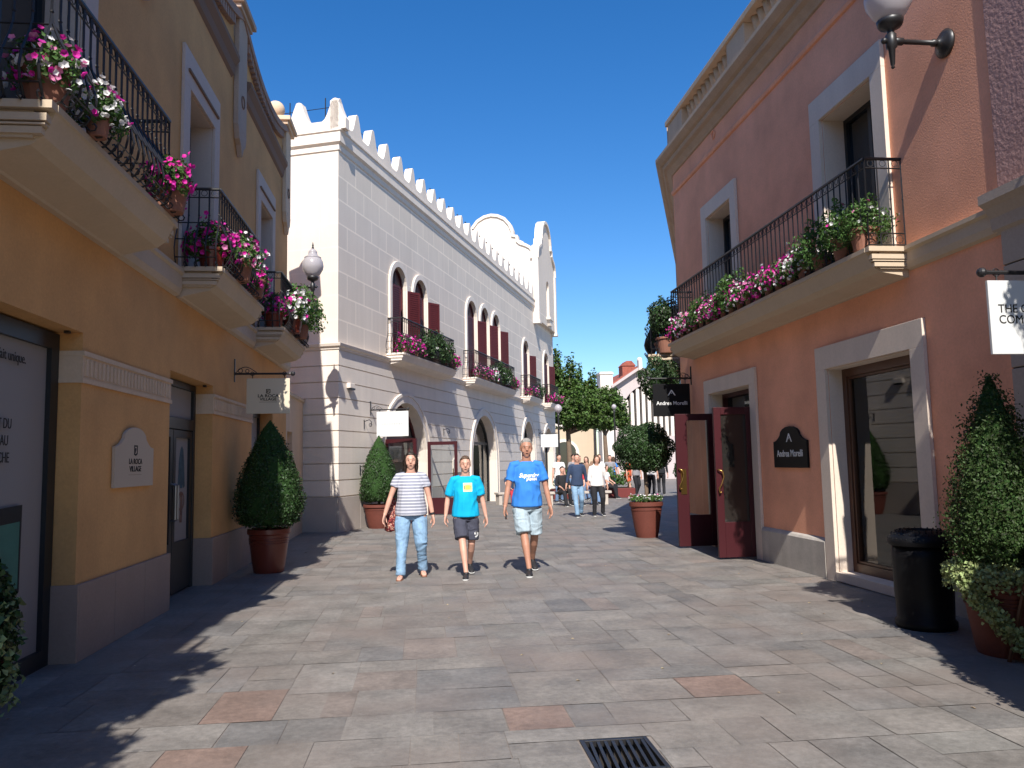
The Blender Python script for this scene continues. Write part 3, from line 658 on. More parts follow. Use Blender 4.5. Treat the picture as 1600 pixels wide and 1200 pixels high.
# ================================================================ mauve building at the right edge
mv = thing('mauve_building', 'mauve roughcast building with grey ashlar ground floor at the right edge', 'building', (XR, 0, 0), rz)
MB(fR).box(-6, 6.19, -8, .012, 3.6, 8.2).build('upper_wall', PUR, mv)
MB(fR).box(-6, 6.19, -8, .0, 0, 3.5).build('lower_wall', JOINT, mv)
b = MB(fR); z = 0; row = 0
while z < 3.45:
    s = 6.185; first = True
    while s > -6:
        wd = .9 if not (first and row % 2) else .45; b.box(max(s-wd, -6)+.006, s-.006, .001, .03, z+.006, min(z+.44, 3.49)-.006); s -= wd; first = False
    z += .44; row += 1
b.build('ashlar_blocks', ASH, mv, bevel=.005)
b = MB(fR); b.sweep([(.013, 3.36), (.06, 3.40), (.07, 3.5), (.12, 3.58), (.17, 3.62), (.17, 3.70), (.013, 3.74)], -6, 6.24); b.build('string_course', ASH, mv)
balcony(fR, mv, 1.0, 4.7, .52, 3.80, CRM, h=.93)
# ================================================================ white building
W0 = Vector((-1.93, 18.59)); dW = Vector((math.sin(A2), math.cos(A2))); nW = Vector((math.cos(A2), -math.sin(A2)))
rzw, fW = facade((W0.x, W0.y, 0), dW, nW)
wb = thing('white_building', 'long white rendered building with battlements, maroon shutters and arched shopfronts', 'building', (W0.x, W0.y, 0), rzw)
LEN = 25.9
arches = [(4.15, 1.62, 1.55, 1.65), (12.0, 1.62, 1.6, 1.65), (19.3, 1.15, 2.0, 1.35), (23.9, 1.15, 2.0, 1.2)]     # centre, half width, spring, rise
wins = [(3.66, .54, 6.40, 4.32), (5.35, .54, 6.40, 4.32), (10.58, .60, 6.72, 4.32), (12.27, .56, 6.82, 4.32), (13.9, .56, 6.84, 4.32), (19.15, .6, 6.5, 4.32), (23.75, .6, 6.5, 4.32)]
w = MB(fW); w.box(0, LEN, -.45, 0, 0, 9.1); wall = w.build('wall', WHITE, wb)
c = MB(fW)
for (a, hw, zs, ri) in arches: c.prism(arch_pts(a, hw, zs, -.1, ri), -.6, .2)
for (a, hw, zs, z0) in wins: c.prism(arch_pts(a, hw, zs, z0), -.6, .2)
cut(wall, c)
MB(fW).box(0, LEN, -9, -.452, 0, 9.1).build('rear_wall', WHITE, wb)
# rusticated ground floor: courses standing proud with real joints, round the corner as well
b = MB(fW); zc = [.8]+[1.17+.375*k for k in range(9)]; zc = [z for z in zc if z < 4.2]+[4.16]
for z0, z1 in zip(zc[:-1], zc[1:]): b.box(-.03, LEN, .0, .03, z0+.012, z1-.012)
co = b.build('ground_floor_courses', WHITE_TRIM, wb)
c = MB(fW)
for (a, hw, zs, ri) in arches: c.prism(arch_pts(a, hw+.02, zs, -.1, ri+.02), -.6, .2)
cut(co, c)
b = MB(fW)
for z0, z1 in zip(zc[:-1], zc[1:]): b.box(-.03, -.0, -8, -.001, z0+.012, z1-.012)
b.build('ground_floor_courses', WHITE_TRIM, wb)
PST = mat('pale_stone', (.46, .40, .35), .8, var=.08, vscale=2, fine=.06, bump=.08); b = MB(fW)
edges = [-.05]+sum([[a-hw-.3, a+hw+.3] for a, hw, _, _ in arches], [])+[LEN]
for k in range(0, len(edges), 2):
    a, e = edges[k], edges[k+1]; n = max(1, round((e-a)/.95)); st = (e-a)/n
    for i in range(n): b.box(a+i*st+.004, a+(i+1)*st-.004, .0, .05, 0, .78)
    if k+2 < len(edges): b.build('plinth', PST, wb, bevel=.004); b = MB(fW)
b.build('plinth', PST, wb, bevel=.004); b = MB(fW)
for i in range(7): b.box(-.05, -.0, -.001-(i+1)*.9+.004, -.001-i*.9-.004, 0, .78)
b.build('plinth', PST, wb, bevel=.004)
# ledge
prof = [(.0, 4.16), (.05, 4.17), (.06, 4.22), (.10, 4.24), (.12, 4.30), (.0, 4.33)]
b = MB(); q0 = [fW(-o, -8, z) for o, z in prof]; q1 = [fW(-o, o, z) for o, z in prof]; q2 = [fW(LEN, o, z) for o, z in prof]
idx = [[b.V(p) for p in q] for q in (q0, q1, q2)]; n = len(prof)
for q in range(2):
    for i in range(n): j = (i+1) % n; b.F(idx[q][i], idx[q][j], idx[q+1][j], idx[q+1][i])
b.F(*idx[0]); b.F(*idx[2]); b.build('string_course', WHITE_TRIM, wb)
prof = [(.0, 8.9), (.03, 8.92), (.03, 9.05), (.09, 9.10), (.09, 9.34), (.12, 9.36), (.12, 9.40), (-.25, 9.40), (-.25, 9.1), (0, 9.1)]
b = MB(); q0 = [fW(-o, -8, z) for o, z in prof]; q1 = [fW(-o, o, z) for o, z in prof]; q2 = [fW(21.15, o, z) for o, z in prof]
idx = [[b.V(p) for p in q] for q in (q0, q1, q2)]; n = len(prof)
for q in range(2):
    for i in range(n): j = (i+1) % n; b.F(idx[q][i], idx[q][j], idx[q+1][j], idx[q+1][i])
b.F(*idx[0]); b.F(*idx[2]); b.build('cornice', WHITE_TRIM, wb)
MB(fW).box(.25, LEN, -8.5, -.25, 9.1, 9.14).build('roof', ASH, wb)
# battlements
def merlon_profile(s0, s1, pitch=.948, z0=9.40, zv=9.62, zt=10.17, n=14):
    pts = [(s0, z0)]; s = s0; st = pitch/n
    while s < s1+1e-6:
        u = ((s % pitch)/pitch); u = min(u, 1-u)*2        # 0 on a tip, 1 in a valley
        if u < .17: z = zt-.03*(u/.17)**2
        elif u < .72: q = (u-.17)/.55; z = zt-.03-(zt-.03-zv)*(1-(1-q)**1.9)
        else: z = zv
        pts.append((s, z)); s += st
    pts.append((s-st, z0)); return pts
b = MB(fW); b.prism(merlon_profile(-.09, 21.1), -.17, .05)
b.v = b.v
b.build('battlements', WHITE_TRIM, wb)
pr = merlon_profile(-.28, 8); b = MB(lambda x, y, z: fW(y, -x, z)); b.prism([(p[0]+.05, p[1]) for p in pr if True], -.09, .12); b.build('battlements', WHITE_TRIM, wb)
b = MB(fW); s = .45
while s < 21: b.tube([(s, -.26, 9.14), (s, -.26, 10.35)], .014, 5); b.ball((s, -.26, 10.36), .03, 6, 4); s += .948
for z in (9.75, 10.1): b.tube([(.3, -.26, z), (21, -.26, z)], .009, 4)
o = -.45
while o > -8: b.tube([(.22, o, 9.14), (.22, o, 10.35)], .014, 5); o -= .948
b.tube([(.22, -.2, 10.1), (.22, -8, 10.1)], .009, 4)
b.build('roof_railing', IRON, wb)
# end tower with curved gables on its four sides
gp = [(0, 13.86), (.35, 13.8), (.7, 13.62), (.95, 13.32), (1.08, 12.98), (1.1, 12.72), (1.32, 12.68), (1.34, 12.45), (1.5, 12.3), (1.8, 12.18), (2.02, 12.05), (2.14, 11.85), (2.2, 11.5)]
full = [(-x, z) for x, z in gp[::-1]]+gp[1:]
sc_ = 23.42
def outl(pts, k):
    """offset the outline outward by k"""
    r = []
    for i, p in enumerate(pts):
        a = Vector(pts[max(i-1, 0)]); c = Vector(pts[min(i+1, len(pts)-1)]); t = (c-a).normalized(); nn = Vector((-t.y, t.x))
        r.append((p[0]+nn.x*k, p[1]+nn.y*k))
    return r
tw = MB(fW); tw.prism([(sc_-2.2, 8.45)]+[(sc_+x, z) for x, z in full]+[(sc_+2.2, 8.45)], 0, .22); tw.prism([(sc_-2.2, 9.1)]+[(sc_+x, z) for x, z in full]+[(sc_+2.2, 9.1)], -4.4, -4.15)
tower = tw.build('tower', WHITE, wb)
c = MB(fW); c.prism(arch_pts(sc_+.3, .34, 10.55, 8.95), .02, .5); cut(tower, c)
b = MB(lambda x, y, z: fW(y, x, z))
b.prism([(-4.14, 9.1)]+[(-2.1+x*.97, z) for x, z in full]+[(-.01, 9.1)], 21.22, 21.44); b.prism([(-4.14, 9.1)]+[(-2.1+x*.97, z) for x, z in full]+[(-.01, 9.1)], 25.38, 25.6); b.build('side_gable', WHITE_TRIM, wb)
b = MB(fW); inn = [(sc_+x, z) for x, z in full]; b.band(outl(inn, -.02), outl(inn, .12), -.1, .32)
b.box(sc_-2.32, sc_-2.06, .0, .3, 8.35, 11.5); b.box(sc_+2.06, sc_+2.32, .0, .3, 8.35, 11.5)
b.box(sc_-2.36, sc_-2.0, .0, .34, 8.25, 8.4); b.box(sc_+2.0, sc_+2.36, .0, .34, 8.25, 8.4); b.build('gable_coping', WHITE_TRIM, wb)
b = MB(lambda x, y, z: fW(y, x, z)); inn = [(-2.1+x*.97, z) for x, z in full]; b.band(outl(inn, -.02), outl(inn, .12), 21.14, 21.5); b.build('gable_coping', WHITE_TRIM, wb)
b = MB(fW); b.box(sc_-.14, sc_+.74, .2, .42, 8.8, 8.93); b.prism([(sc_-.05, 8.8), (sc_+.65, 8.8), (sc_+.5, 8.5), (sc_+.1, 8.5)], .22, .38); b.build('niche_sill', WHITE_TRIM, wb)
# balconies
for (a, e) in ((2.88, 7.3), (9.55, 15.3), (18.1, 20.5), (22.8, 25.0)): balcony(fW, wb, a, e, .47, 4.44, WHITE_TRIM, drop=.3, h=.95, sp=.13)
# upper arched windows with trim and louvred shutters
def louvre(b, p0, p1, z0, z1, t=.035):
    """shutter leaf between plan points p0,p1 (s,o)"""
    p0, p1 = Vector(p0), Vector(p1); d = (p1-p0); ln = d.length; d.normalize(); n = Vector((-d.y, d.x))*t/2
    def bx(a, c, q0, q1, k=1.):
        P = []
        for u in (a, c):
            for sgn in (-1, 1):
                for z in (q0, q1): v = p0+d*u+n*sgn*k; P.append(b.V((v.x, v.y, z)))
        for q in ((0, 1, 3, 2), (4, 6, 7, 5), (0, 4, 5, 1), (2, 3, 7, 6), (0, 2, 6, 4), (1, 5, 7, 3)): b.F(*[P[i] for i in q])
    bx(0, .06, z0, z1); bx(ln-.06, ln, z0, z1); bx(.06, ln-.06, z0, z0+.08); bx(.06, ln-.06, z1-.07, z1); zm = (z0+z1)/2; bx(.06, ln-.06, zm-.03, zm+.03)
    z = z0+.1
    while z < z1-.08: bx(.06, ln-.06, z, z+.035, .8); z += .062
    bx(.06, ln-.06, z0+.08, z1-.07, .25)
for i, (a, hw, zs, z0) in enumerate(wins):
    b = MB(fW); inn = arch_pts(a, hw, zs, z0+.13); out_ = arch_pts(a, hw+.16, zs, z0+.13, hw+.16); b.band(inn, out_, .002, .06); b.build('surround', WHITE_TRIM, wb, bevel=.008)
    b = MB(fW); b.prism(arch_pts(a, hw-.01, zs, z0+.01, hw-.01), -.16, -.13); win = b.build('window', DGLASS, wb)
    b = MB(fW); zt = zs-.02
    b.box(a-.03, a+.03, -.13, -.09, z0, zs+hw*.9); b.box(a-hw+.01, a+hw-.01, -.13, -.09, zs-.05, zs+.02)
    b.band(arch_pts(a, hw-.07, zs, z0+.01, hw-.07), arch_pts(a, hw-.01, zs, z0+.01, hw-.01), -.13, -.07); b.build('frame', SHUT, win)
    b = MB(fW); b.prism(arch_pts(a, hw-.08, zs, zs+.03, hw-.08, foot=False), -.12, -.105); b.build('arched_head', SHUT, win)
    b = MB(fW); louvre(b, (a-hw+.01, .035), (a-.06, .085), z0+.16, zt); b.build('shutter', SHUT, win)
    b = MB(fW); louvre(b, (a+hw+.0, .08), (a+hw+.40, .08+.20), z0+.16, zt); b.build('shutter', SHUT, win)
# ground floor arches
CRI = mat('cream_board', (.55, .5, .42), .8)  # plain cream for the board behind the second arch's glass
for i, (a, hw, zs, ri) in enumerate(arches):
    b = MB(fW); inn = arch_pts(a, hw, zs, 0, ri); out_ = arch_pts(a, hw+.3, zs, 0, ri+.28); b.band(inn, out_, .002, .062)
    mid = arch_pts(a, hw+.2, zs, 0, ri+.19); b.band(mid, out_, .062, .085); b.build('arch_surround', WHITE_TRIM, wb, bevel=.006)
    O = -.3; fmt = SHUT if i == 0 else DKMET
    b = MB(fW); b.band(arch_pts(a, hw-.09, zs, 0.01, ri-.09), arch_pts(a, hw-.005, zs, .01, ri-.005), O-.04, O+.04)
    b.box(a-hw+.09, a+hw-.09, O-.035, O+.035, 2.18, 2.27)
    for q in ((-.5, .5) if i != 0 else (-.62, .62)): b.box(a+hw*q-.03, a+hw*q+.03, O-.034, O+.034, 0, 2.18)
    fr = b.build('shop_front', fmt, wb)
    if i == 1:
        MB(fW).prism(arch_pts(a, hw-.08, zs, .02, ri-.08), O-.012, O-.004).build('pane', GLASS, fr)
        MB(fW).prism(arch_pts(a-.3, hw-.6, zs, .02, ri-.3), -.44, -.43).build('display_board', CRI, fr)
    elif i == 0:
        MB(fW).prism(arch_pts(a, hw-.08, zs, 2.28, ri-.08, foot=False), O-.012, O-.004).build('pane', DGLASS, fr)
    else: MB(fW).prism(arch_pts(a, hw-.08, zs, .02, ri-.08), O-.012, O-.004).build('pane', DGLASS, fr)
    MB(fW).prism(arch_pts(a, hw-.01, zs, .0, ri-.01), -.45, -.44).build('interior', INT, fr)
def wleaf(s0, o0, s1, o1):
    b = MB(fW); p0, p1 = Vector((s0, o0)), Vector((s1, o1)); d = (p1-p0); ln = d.length; d.normalize(); n = Vector((-d.y, d.x))*.025
    def bx(a, c, q0, q1, k=1.):
        P = []
        for u in (a, c):
            for sg in (-1, 1):
                for z in (q0, q1): v = p0+d*u+n*sg*k; P.append(b.V((v.x, v.y, z)))
        for q in ((0, 1, 3, 2), (4, 6, 7, 5), (0, 4, 5, 1), (2, 3, 7, 6), (0, 2, 6, 4), (1, 5, 7, 3)): b.F(*[P[i] for i in q])
    bx(0, .09, .03, 2.15); bx(ln-.09, ln, .03, 2.15); bx(.09, ln-.09, 2.05, 2.15); bx(.09, ln-.09, .03, .5)
    lf_ = b.build('door_leaf', MAROON, wb)
    b = MB(fW); v = [p0+d*.09, p0+d*(ln-.09)]; b.flat([(v[0].x, v[0].y, .5), (v[1].x, v[1].y, .5), (v[1].x, v[1].y, 2.05), (v[0].x, v[0].y, 2.05)]); b.build('pane', GLASS, lf_)
    v = p0+d*(ln-.14)-n*2.4; MB(fW).tube([(v.x, v.y, .85), (v.x, v.y, 1.35)], .014, 6).build('handle', BRASS, lf_)
wleaf(5.75, .06, 5.85, .95); wleaf(2.6, .06, 2.5, .95)
# ================================================================ street signs, lamps, plaques
def scroll(b, x0, x1, z, sg=1, y=0):
    P = []
    for t in np.linspace(0, 1, 10): P.append((x0+(x1-x0)*t, y, z+.1*math.sin(t*PI)*(1-t*.3)))
    b.tube(P, .006, 5)
    for cx, r in ((x0+(x1-x0)*.22, .032), (x0+(x1-x0)*.55, .026)): b.ring((cx, y, z+r), r, .005, 'y', 10, 4)
def hanging_sign(name, label, loc, rz, arm, board, bw, bh, drop, m_board, sgn=1, ball=True, group=None):
    """bracket springs from the wall at local x=0 towards +x (sgn=1) or -x"""
    t = thing(name, label, 'hanging sign', loc, rz, group)
    b = MB(); b.box(-.012*sgn, .012*sgn, -.02, .02, -.12, .22); b.tube([(0, 0, 0), (sgn*arm, 0, 0)], .016, 8); b.ball((sgn*(arm+.02), 0, 0), .035, 12, 8)
    scroll(b, sgn*.02, sgn*min(.32, arm*.5), .015)
    for q in (board+.08, board+bw-.08): b.tube([(sgn*q, 0, .0), (sgn*q, 0, -drop)], .006, 5); b.ring((sgn*q, 0, -.0), .028, .005, 'y', 10, 4)
    b.build('bracket', IRON, t)
    x0, x1 = sorted((sgn*board, sgn*(board+bw))); MB().box(x0, x1, -.012, .012, -drop-bh, -drop).build('board', m_board, t, bevel=.003)
    return t, (x0+x1)/2, -drop-bh/2
def crest(parent, c, s, m_, y=-.0135):
    b = MB(); x, z = c; b.band([(x-s*.32, z-s*.35), (x-s*.32, z+s*.35), (x+s*.32, z+s*.35), (x+s*.32, z-s*.3), (x, z-s*.42)], [(x-s*.5, z-s*.5), (x-s*.5, z+s*.5), (x+s*.5, z+s*.5), (x+s*.5, z-s*.42), (x, z-s*.62)], y-.001, y+.001, closed=True)
    b.prism([(x-s*.22, z+.2*s), (x+s*.1, z+s*.2), (x+s*.1, z-s*.05), (x-s*.05, z-s*.1), (x-s*.05, z-s*.3), (x-s*.22, z-s*.3)], y-.001, y+.001)
    b.build('emblem', m_, parent)
def peak_logo(parent, c, s, m_, y):
    b = MB(); x, z = c
    b.prism([(x-s, z-s*.6), (x-s*.72, z-s*.6), (x, z+s*.42), (x, z+s*.75), (x-s*.12, z+s*.75)], y-.001, y+.001)
    b.prism([(x, z+s*.75), (x, z+s*.42), (x+s*.72, z-s*.6), (x+s, z-s*.6), (x+s*.12, z+s*.75)], y-.001, y+.001)
    b.prism([(x-s*.22, z+.2*s), (x, z-s*.2), (x+s*.22, z+.2*s), (x, z+.0*s)], y-.001, y+.001)
    b.build('emblem', m_, parent)
t, cx, cz = hanging_sign('hanging_sign', 'cream hanging sign reading La Roca Village on yellow wall', (XL, 12.06, 2.87), 0, .82, .18, .62, .52, .07, PANEL)
crest(t, (cx, cz+.07), .062, INK); text('LA ROCA', .062, INK, t, (cx, -.0135, cz-.0), bold=.0012, sx=1.15); text('VILLAGE', .056, INK, t, (cx, -.0135, cz-.05), bold=.0012, sx=1.15)
MB().box(cx-.13, cx+.13, -.0135, -.0125, cz-.092, cz-.088).build('printed_line', INK, t)
t, cx, cz = hanging_sign('hanging_sign', 'black hanging sign reading Andrea Morelli above the open maroon shop doors', (XR, 14.3, 2.98), 0, .78, .04, .70, .60, .1, BLACK, sgn=-1)
peak_logo(t, (cx, cz+.13), .075, WPRINT, -.0135); text('Andrea Morelli', .098, WPRINT, t, (cx, -.0135, cz-.06), bold=.0006, sx=.98)
t, cx, cz = hanging_sign('hanging_sign', 'white hanging sign with black capitals at the right edge', (XR, 5.2, 2.78), 0, .96, .05, .9, .53, .06, WSIGN, sgn=-1)
text('THE COSMETICS\nCOMPANY STORE', .086, INK, t, (cx-.385, -.0135, cz+.02), align='LEFT', sx=.95, line=.9)
def on_white(s, o, z=0): p = W0+dW*s+nW*o; return (p.x, p.y, z)
t, cx, cz = hanging_sign('hanging_sign', 'small white hanging sign by the maroon glass doors of the white building', on_white(1.72, .03, 2.86), rzw+PI/2-A2+A2*1.0, .98, .17, .84, .62, .05, WSIGN)
t.rotation_euler = (0, 0, -A2)
PG = mat('pale_grey_print', (.42, .43, .43), .7)
def faint(t, cx, cz, seed):
    """a name too pale to read: short soft strokes"""
    q = random.Random(seed); b = MB(); x = cx-.27
    while x < cx+.27: h = q.choice((.02, .025, .035)); b.box(x, x+.014, -.0135, -.0125, cz-h, cz+h*.8); b.box(x+.014, x+.03, -.0135, -.0125, cz-.006, cz+.006); x += .045
    b.build('faint_lettering', PG, t)
faint(t, cx, cz, 3)
t, cx, cz = hanging_sign('hanging_sign', 'small white hanging sign at the far end of the white building', on_white(21.6, .03, 2.86), -A2, .98, .1, .84, .62, .05, WSIGN)
faint(t, cx, cz, 4)
# plaques
def plaque(label, loc, rz, w_, h_, m_, arch):
    t = thing('wall_plaque', label, 'plaque', loc, rz); hw = w_/2
    P = [(-hw, 0), (-hw, h_-arch)]
    for u in np.linspace(0, 1, 7)[1:]: P.append((-hw+hw*.42*u, h_-arch+arch*.42*u*u))
    for u in np.linspace(0, 1, 9)[1:]: a = PI*(1-u); P.append((hw*.58*math.cos(a), h_-arch*.58+arch*.58*math.sin(a)))
    for u in np.linspace(1, 0, 7)[1:]: P.append((hw-hw*.42*u, h_-arch+arch*.42*u*u))
    P.append((hw, 0)); MB().prism(P, -.03, 0).build('board', m_, t, bevel=.004); return t
t = plaque('cream arched wall plaque reading La Roca Village on yellow wall', (XL+.003, 7.98, 1.34), PI/2, 1.02, .56, mat('plaque_stone', (.5, .40, .30), .7, var=.04), .19)
crest(t, (-.0, .345), .09, INK, y=-.0315); text('LA ROCA', .072, INK, t, (0, -.0315, .235), bold=.001, sx=1.15); text('VILLAGE', .072, INK, t, (0, -.0315, .165), bold=.001, sx=1.15)
MB().box(-.17, .17, -.0315, -.0305, .11, .114).build('printed_line', mat('faint_print', (.3, .24, .18), .8), t)
t = plaque('black arched wall plaque reading Andrea Morelli beside the shop window', (XR-.003, 10.37, 1.35), -PI/2, .99, .56, BLACK, .2)
peak_logo(t, (0, .40), .085, WPRINT, -.0315); text('Andrea Morelli', .132, WPRINT, t, (0, -.0315, .19), bold=.0005, sx=.95)
p = on_white(8.6, .033, 1.2); plaque('blank white arched plaque on the white wall between two arches', p, math.atan2(nW.x, -nW.y), .9, .62, WHITE_TRIM, .2)
# wall lamps
def wall_lamp(label, loc, rz, arm, scale=1.0, group='acorn wall lamps'):
    """springs from the wall towards local +x"""
    t = thing('wall_lamp', label, 'wall lamp', loc, rz, group); s = scale
    b = MB(lambda x, y, z: (z, y, x)); b.lathe([(.0001, .0), (.13, .0), (.135, .02), (.1, .045), (.06, .06), (.035, .09), (.028, .12)], (0, 0, 0), 20); b.build('wall_plate', IRON, t, smooth=True)
    b = MB(); b.tube([(.08, 0, 0), (.14, 0, 0), (.15, 0, 0), (arm-.12, 0, 0), (arm-.11, 0, 0), (arm, 0, 0)], [.034, .034, .024, .024, .036, .036], 12)
    b.lathe([(.006, -.27), (.018, -.26), (.012, -.24), (.02, -.23), (.032, -.08), (.05, -.06), (.05, .06), (.03, .08), (.035, .11), (.1, .14), (.115, .17), (.12, .2), (.1, .215)], (arm, 0, 0), 16); b.ball((arm+.07, 0, 0), .03, 10, 6)
    b.build('arm', IRON, t, smooth=True)
    b = MB(); b.lathe([(.095, .2), (.15, .26), (.205, .36), (.215, .43), (.2, .52), (.165, .585)], (arm, 0, 0), 28); b.build('globe', GLOBE, t, smooth=True)
    b = MB(); b.lathe([(.168, .585), (.172, .6), (.15, .615), (.10, .65), (.085, .70), (.09, .72), (.06, .76), (.02, .79)], (arm, 0, 0), 24); b.build('cap', GLOBE, t, smooth=True)
    b = MB(); b.lathe([(.02, .785), (.03, .80), (.012, .83), (.02, .85), (.003, .93)], (arm, 0, 0), 10); b.build('finial', IRON, t, smooth=True)
    return t
wall_lamp('black iron wall lamp with frosted globe on the yellow building corner', (XL, 16.3, 5.12), 0, .55)
wall_lamp('black iron wall lamp above the salmon balcony at the upper right', (XR, 6.72, 5.36), PI, .55)
# small fittings on the white wall
def lantern_hook(label, s, z):
    t = thing('wall_hook', label, 'wall hook', on_white(s, .032, z), math.atan2(nW.x, -nW.y), 'small iron hooks on the white wall')
    b = MB(); b.box(-.015, .015, -.012, 0, -.12, .1); b.tube([(0, -.01, .06), (0, -.14, .1), (0, -.2, .04), (0, -.18, -.05)], .01, 5); b.ring((0, -.17, -.03), .04, .007, 'x', 8, 4)
    b.build('hook', IRON, t)
lantern_hook('upper iron hook on the white wall left of the white sign', 1.34, 2.5)
lantern_hook('lower iron hook on the white wall beside the potted cone', 1.1, 1.4)
lantern_hook('iron hook on the white wall right of the first arch', 7.3, 2.5)
t = thing('security_light', 'small white box light under the ledge near the white corner', 'wall light', on_white(.5, .032, 3.32), math.atan2(nW.x, -nW.y))
MB().box(-.13, .13, -.1, 0, -.02, .1).build('housing', WHITE_TRIM, t, bevel=.01); MB().box(-.1, .1, -.12, -.03, -.06, -.02).build('lens', DKMET, t)
# ================================================================ plants
def surf_profile(prof, n, rng, depth=.07):
    """random points in a thin shell round a lathe profile [(r,z)], with outward normals"""
    pr = np.array(prof); seg = np.diff(pr, axis=0); ln = np.hypot(seg[:, 0], seg[:, 1]); mid = (pr[:-1, 0]+pr[1:, 0])/2
    w = ln*mid; w /= w.sum(); k = rng.choice(len(seg), n, p=w); u = rng.uniform(0, 1, n)
    r = pr[k, 0]+seg[k, 0]*u; z = pr[k, 1]+seg[k, 1]*u; a = rng.uniform(0, 2*PI, n)
    nr = seg[k, 1]/ln[k]; nz = -seg[k, 0]/ln[k]; dd = -np.abs(rng.normal(0, depth, n))+(rng.random(n) < .12)*rng.uniform(0, .045, n)
    lump = .045*np.sin(a*5+z*7)+.035*np.sin(a*9-z*11)+.03*np.sin(a*3-z*4+1)+.02*np.sin(a*17+z*23)
    r2 = np.maximum(0, r+nr*dd+r*lump); z2 = z+nz*dd
    return np.stack([r2*np.cos(a), r2*np.sin(a), z2], 1), np.stack([nr*np.cos(a), nr*np.sin(a), nz], 1)
def pot_big(t, r, h, m_, rings=3, rim=True, taper=.72):
    b = MB(); P = [(r*taper, 0), (r*taper*1.02, .02)]
    for i in range(9):
        u = (i+1)/10; P.append((r*(taper+(.97-taper)*u**.8), h*u*.86))
    if rim: P += [(r*.965, h*.86), (r*1.0, h*.87), (r*1.05, h*.89), (r*1.05, h*.99), (r*1.02, h), (r*.93, h), (r*.90, h*.9)]
    b.lathe(P, n=40, capt=True); o = b.build('pot', m_, t, autos=35)
    b = MB()
    for k in range(rings):
        z = h*(.78-.055*k*(1 if rings > 2 else 3)); rr = r*(taper+(.97-taper)*((z/h)/.9)**.8)+.006; b.tube([(rr*math.cos(a), rr*math.sin(a), z) for a in np.linspace(0, 2*PI, 37)], .008, 5, cap=False)
    b.build('pot_rings', m_, t, smooth=True)
    MB().lathe([(r*.9, h*.88), (r*.9, h*.93)], n=24).build('soil', SOIL, t)
def topiary(name, label, loc, potr, poth, crown, n, leafsize, m_pot, m_leaf, seed, cat='potted plant', rings=3, spike=0, group=None, rz=0, taper=.72, core=.9):
    t = thing(name, label, cat, loc, rz, group); rg = np.random.default_rng(seed)
    pot_big(t, potr, poth, m_pot, rings, taper=taper)
    P, Nn = surf_profile(crown, n, rg)
    if spike: P += Nn*np.abs(rg.normal(0, spike, (len(P), 1)))
    link('foliage', leafmesh('foliage', P, Nn, leafsize, m_leaf, rg), t)
    pc = [(max(.002, r*core), z+(.03 if z == crown[0][1] else 0)) for r, z in crown]
    MB().lathe(pc, n=24).build('inner_growth', CORE, t, smooth=True)
    z0 = crown[0][1]
    if z0 > poth: MB().tube([(0, 0, poth*.8), (0, 0, z0+.3)], .035, 8).build('trunk', BARK, t)
    return t
cone = lambda z0, z1, r, q=1.0: [(r*.55, z0-.0), (r*.86, z0+.04*(z1-z0)), (r, z0+.16*(z1-z0)), (r*.97, z0+.3*(z1-z0)), (r*.84, z0+.48*(z1-z0)), (r*.64, z0+.66*(z1-z0)), (r*.38, z0+.83*(z1-z0)), (r*.16, z0+.94*(z1-z0)), (.005, z1)]
topiary('topiary_cone', 'large clipped box cone in glossy red brown pot by the yellow wall', (-2.22, 12.0, 0), .29, .62, cone(.64, 2.18, .49), 15000, .036, MAHOG, LEAF, 3)
topiary('topiary_cone', 'clipped box cone in brown pot standing against the white building', (-1.06, 19.55, 0), .36, .56, cone(.60, 2.2, .46), 11000, .042, TERRA, LEAF, 4, rings=1, taper=.68)
t = topiary('topiary_cone', 'tall dark conifer cone with trailing variegated ivy in terracotta pot by the bin', (4.36, 5.72, 0), .30, .55, [(.2, .64), (.30, .7), (.345, .85), (.33, 1.05), (.28, 1.3), (.215, 1.55), (.14, 1.78), (.07, 1.96), (.004, 2.1)], 20000, .026, TERRA, LEAF2, 5, spike=.04, core=.8)
def ivy(t, r, h, seed, drapes, n=4200, front=-PI/2):
    rg = np.random.default_rng(seed); P = []; Q = []
    for k in range(n):
        a = rg.uniform(0, 2*PI); rr = r*rg.uniform(.75, 1.28); P.append((rr*math.cos(a), rr*math.sin(a), h+rg.uniform(-.05, .12)-max(0, rr-r)*.5)); Q.append((math.cos(a), math.sin(a), .8))
    for (a0, a1, z0, z1, wdt) in drapes:
        for k in range(n//2):
            u = rg.uniform(0, 1); a = a0+(a1-a0)*u+rg.normal(0, wdt); z = z0+(z1-z0)*u+rg.normal(0, .035); rr = r*(1.06-.22*max(0, (h-z)/h))+abs(rg.normal(0, .035))
            P.append((rr*math.cos(a), rr*math.sin(a), z)); Q.append((math.cos(a), math.sin(a), .2))
    return link('ivy', leafmesh('ivy', P, Q, .031, IVY, rg, aspect=.85, jit=.7), t)
ivy(t, .33, .57, 11, [(-PI*.97, -PI*.62, .55, .13, .08), (-PI*.62, -PI*.30, .12, .13, .08), (-PI*.05, -PI*.3, .5, .14, .08)])
for (x, y, hh, sd_) in ((3.92, 3.3, 2.95, 21), (3.9, 1.5, 2.6, 22)):
    topiary('topiary_cone', 'tall conifer cone in terracotta pot further along the mauve wall' if sd_ == 21 else 'conifer cone in terracotta pot nearest the camera along the mauve wall', (x, y, 0), .36, .55, cone(.62, hh, .58), 6000, .05, TERRA, LEAF2, sd_)
t = thing('potted_shrub', 'dark ivy shrub in terracotta pot at the left edge before the poster window', 'potted plant', (-2.70, 5.02, 0)); rg = np.random.default_rng(31)
pot_big(t, .26, .42, TERRA, 2)
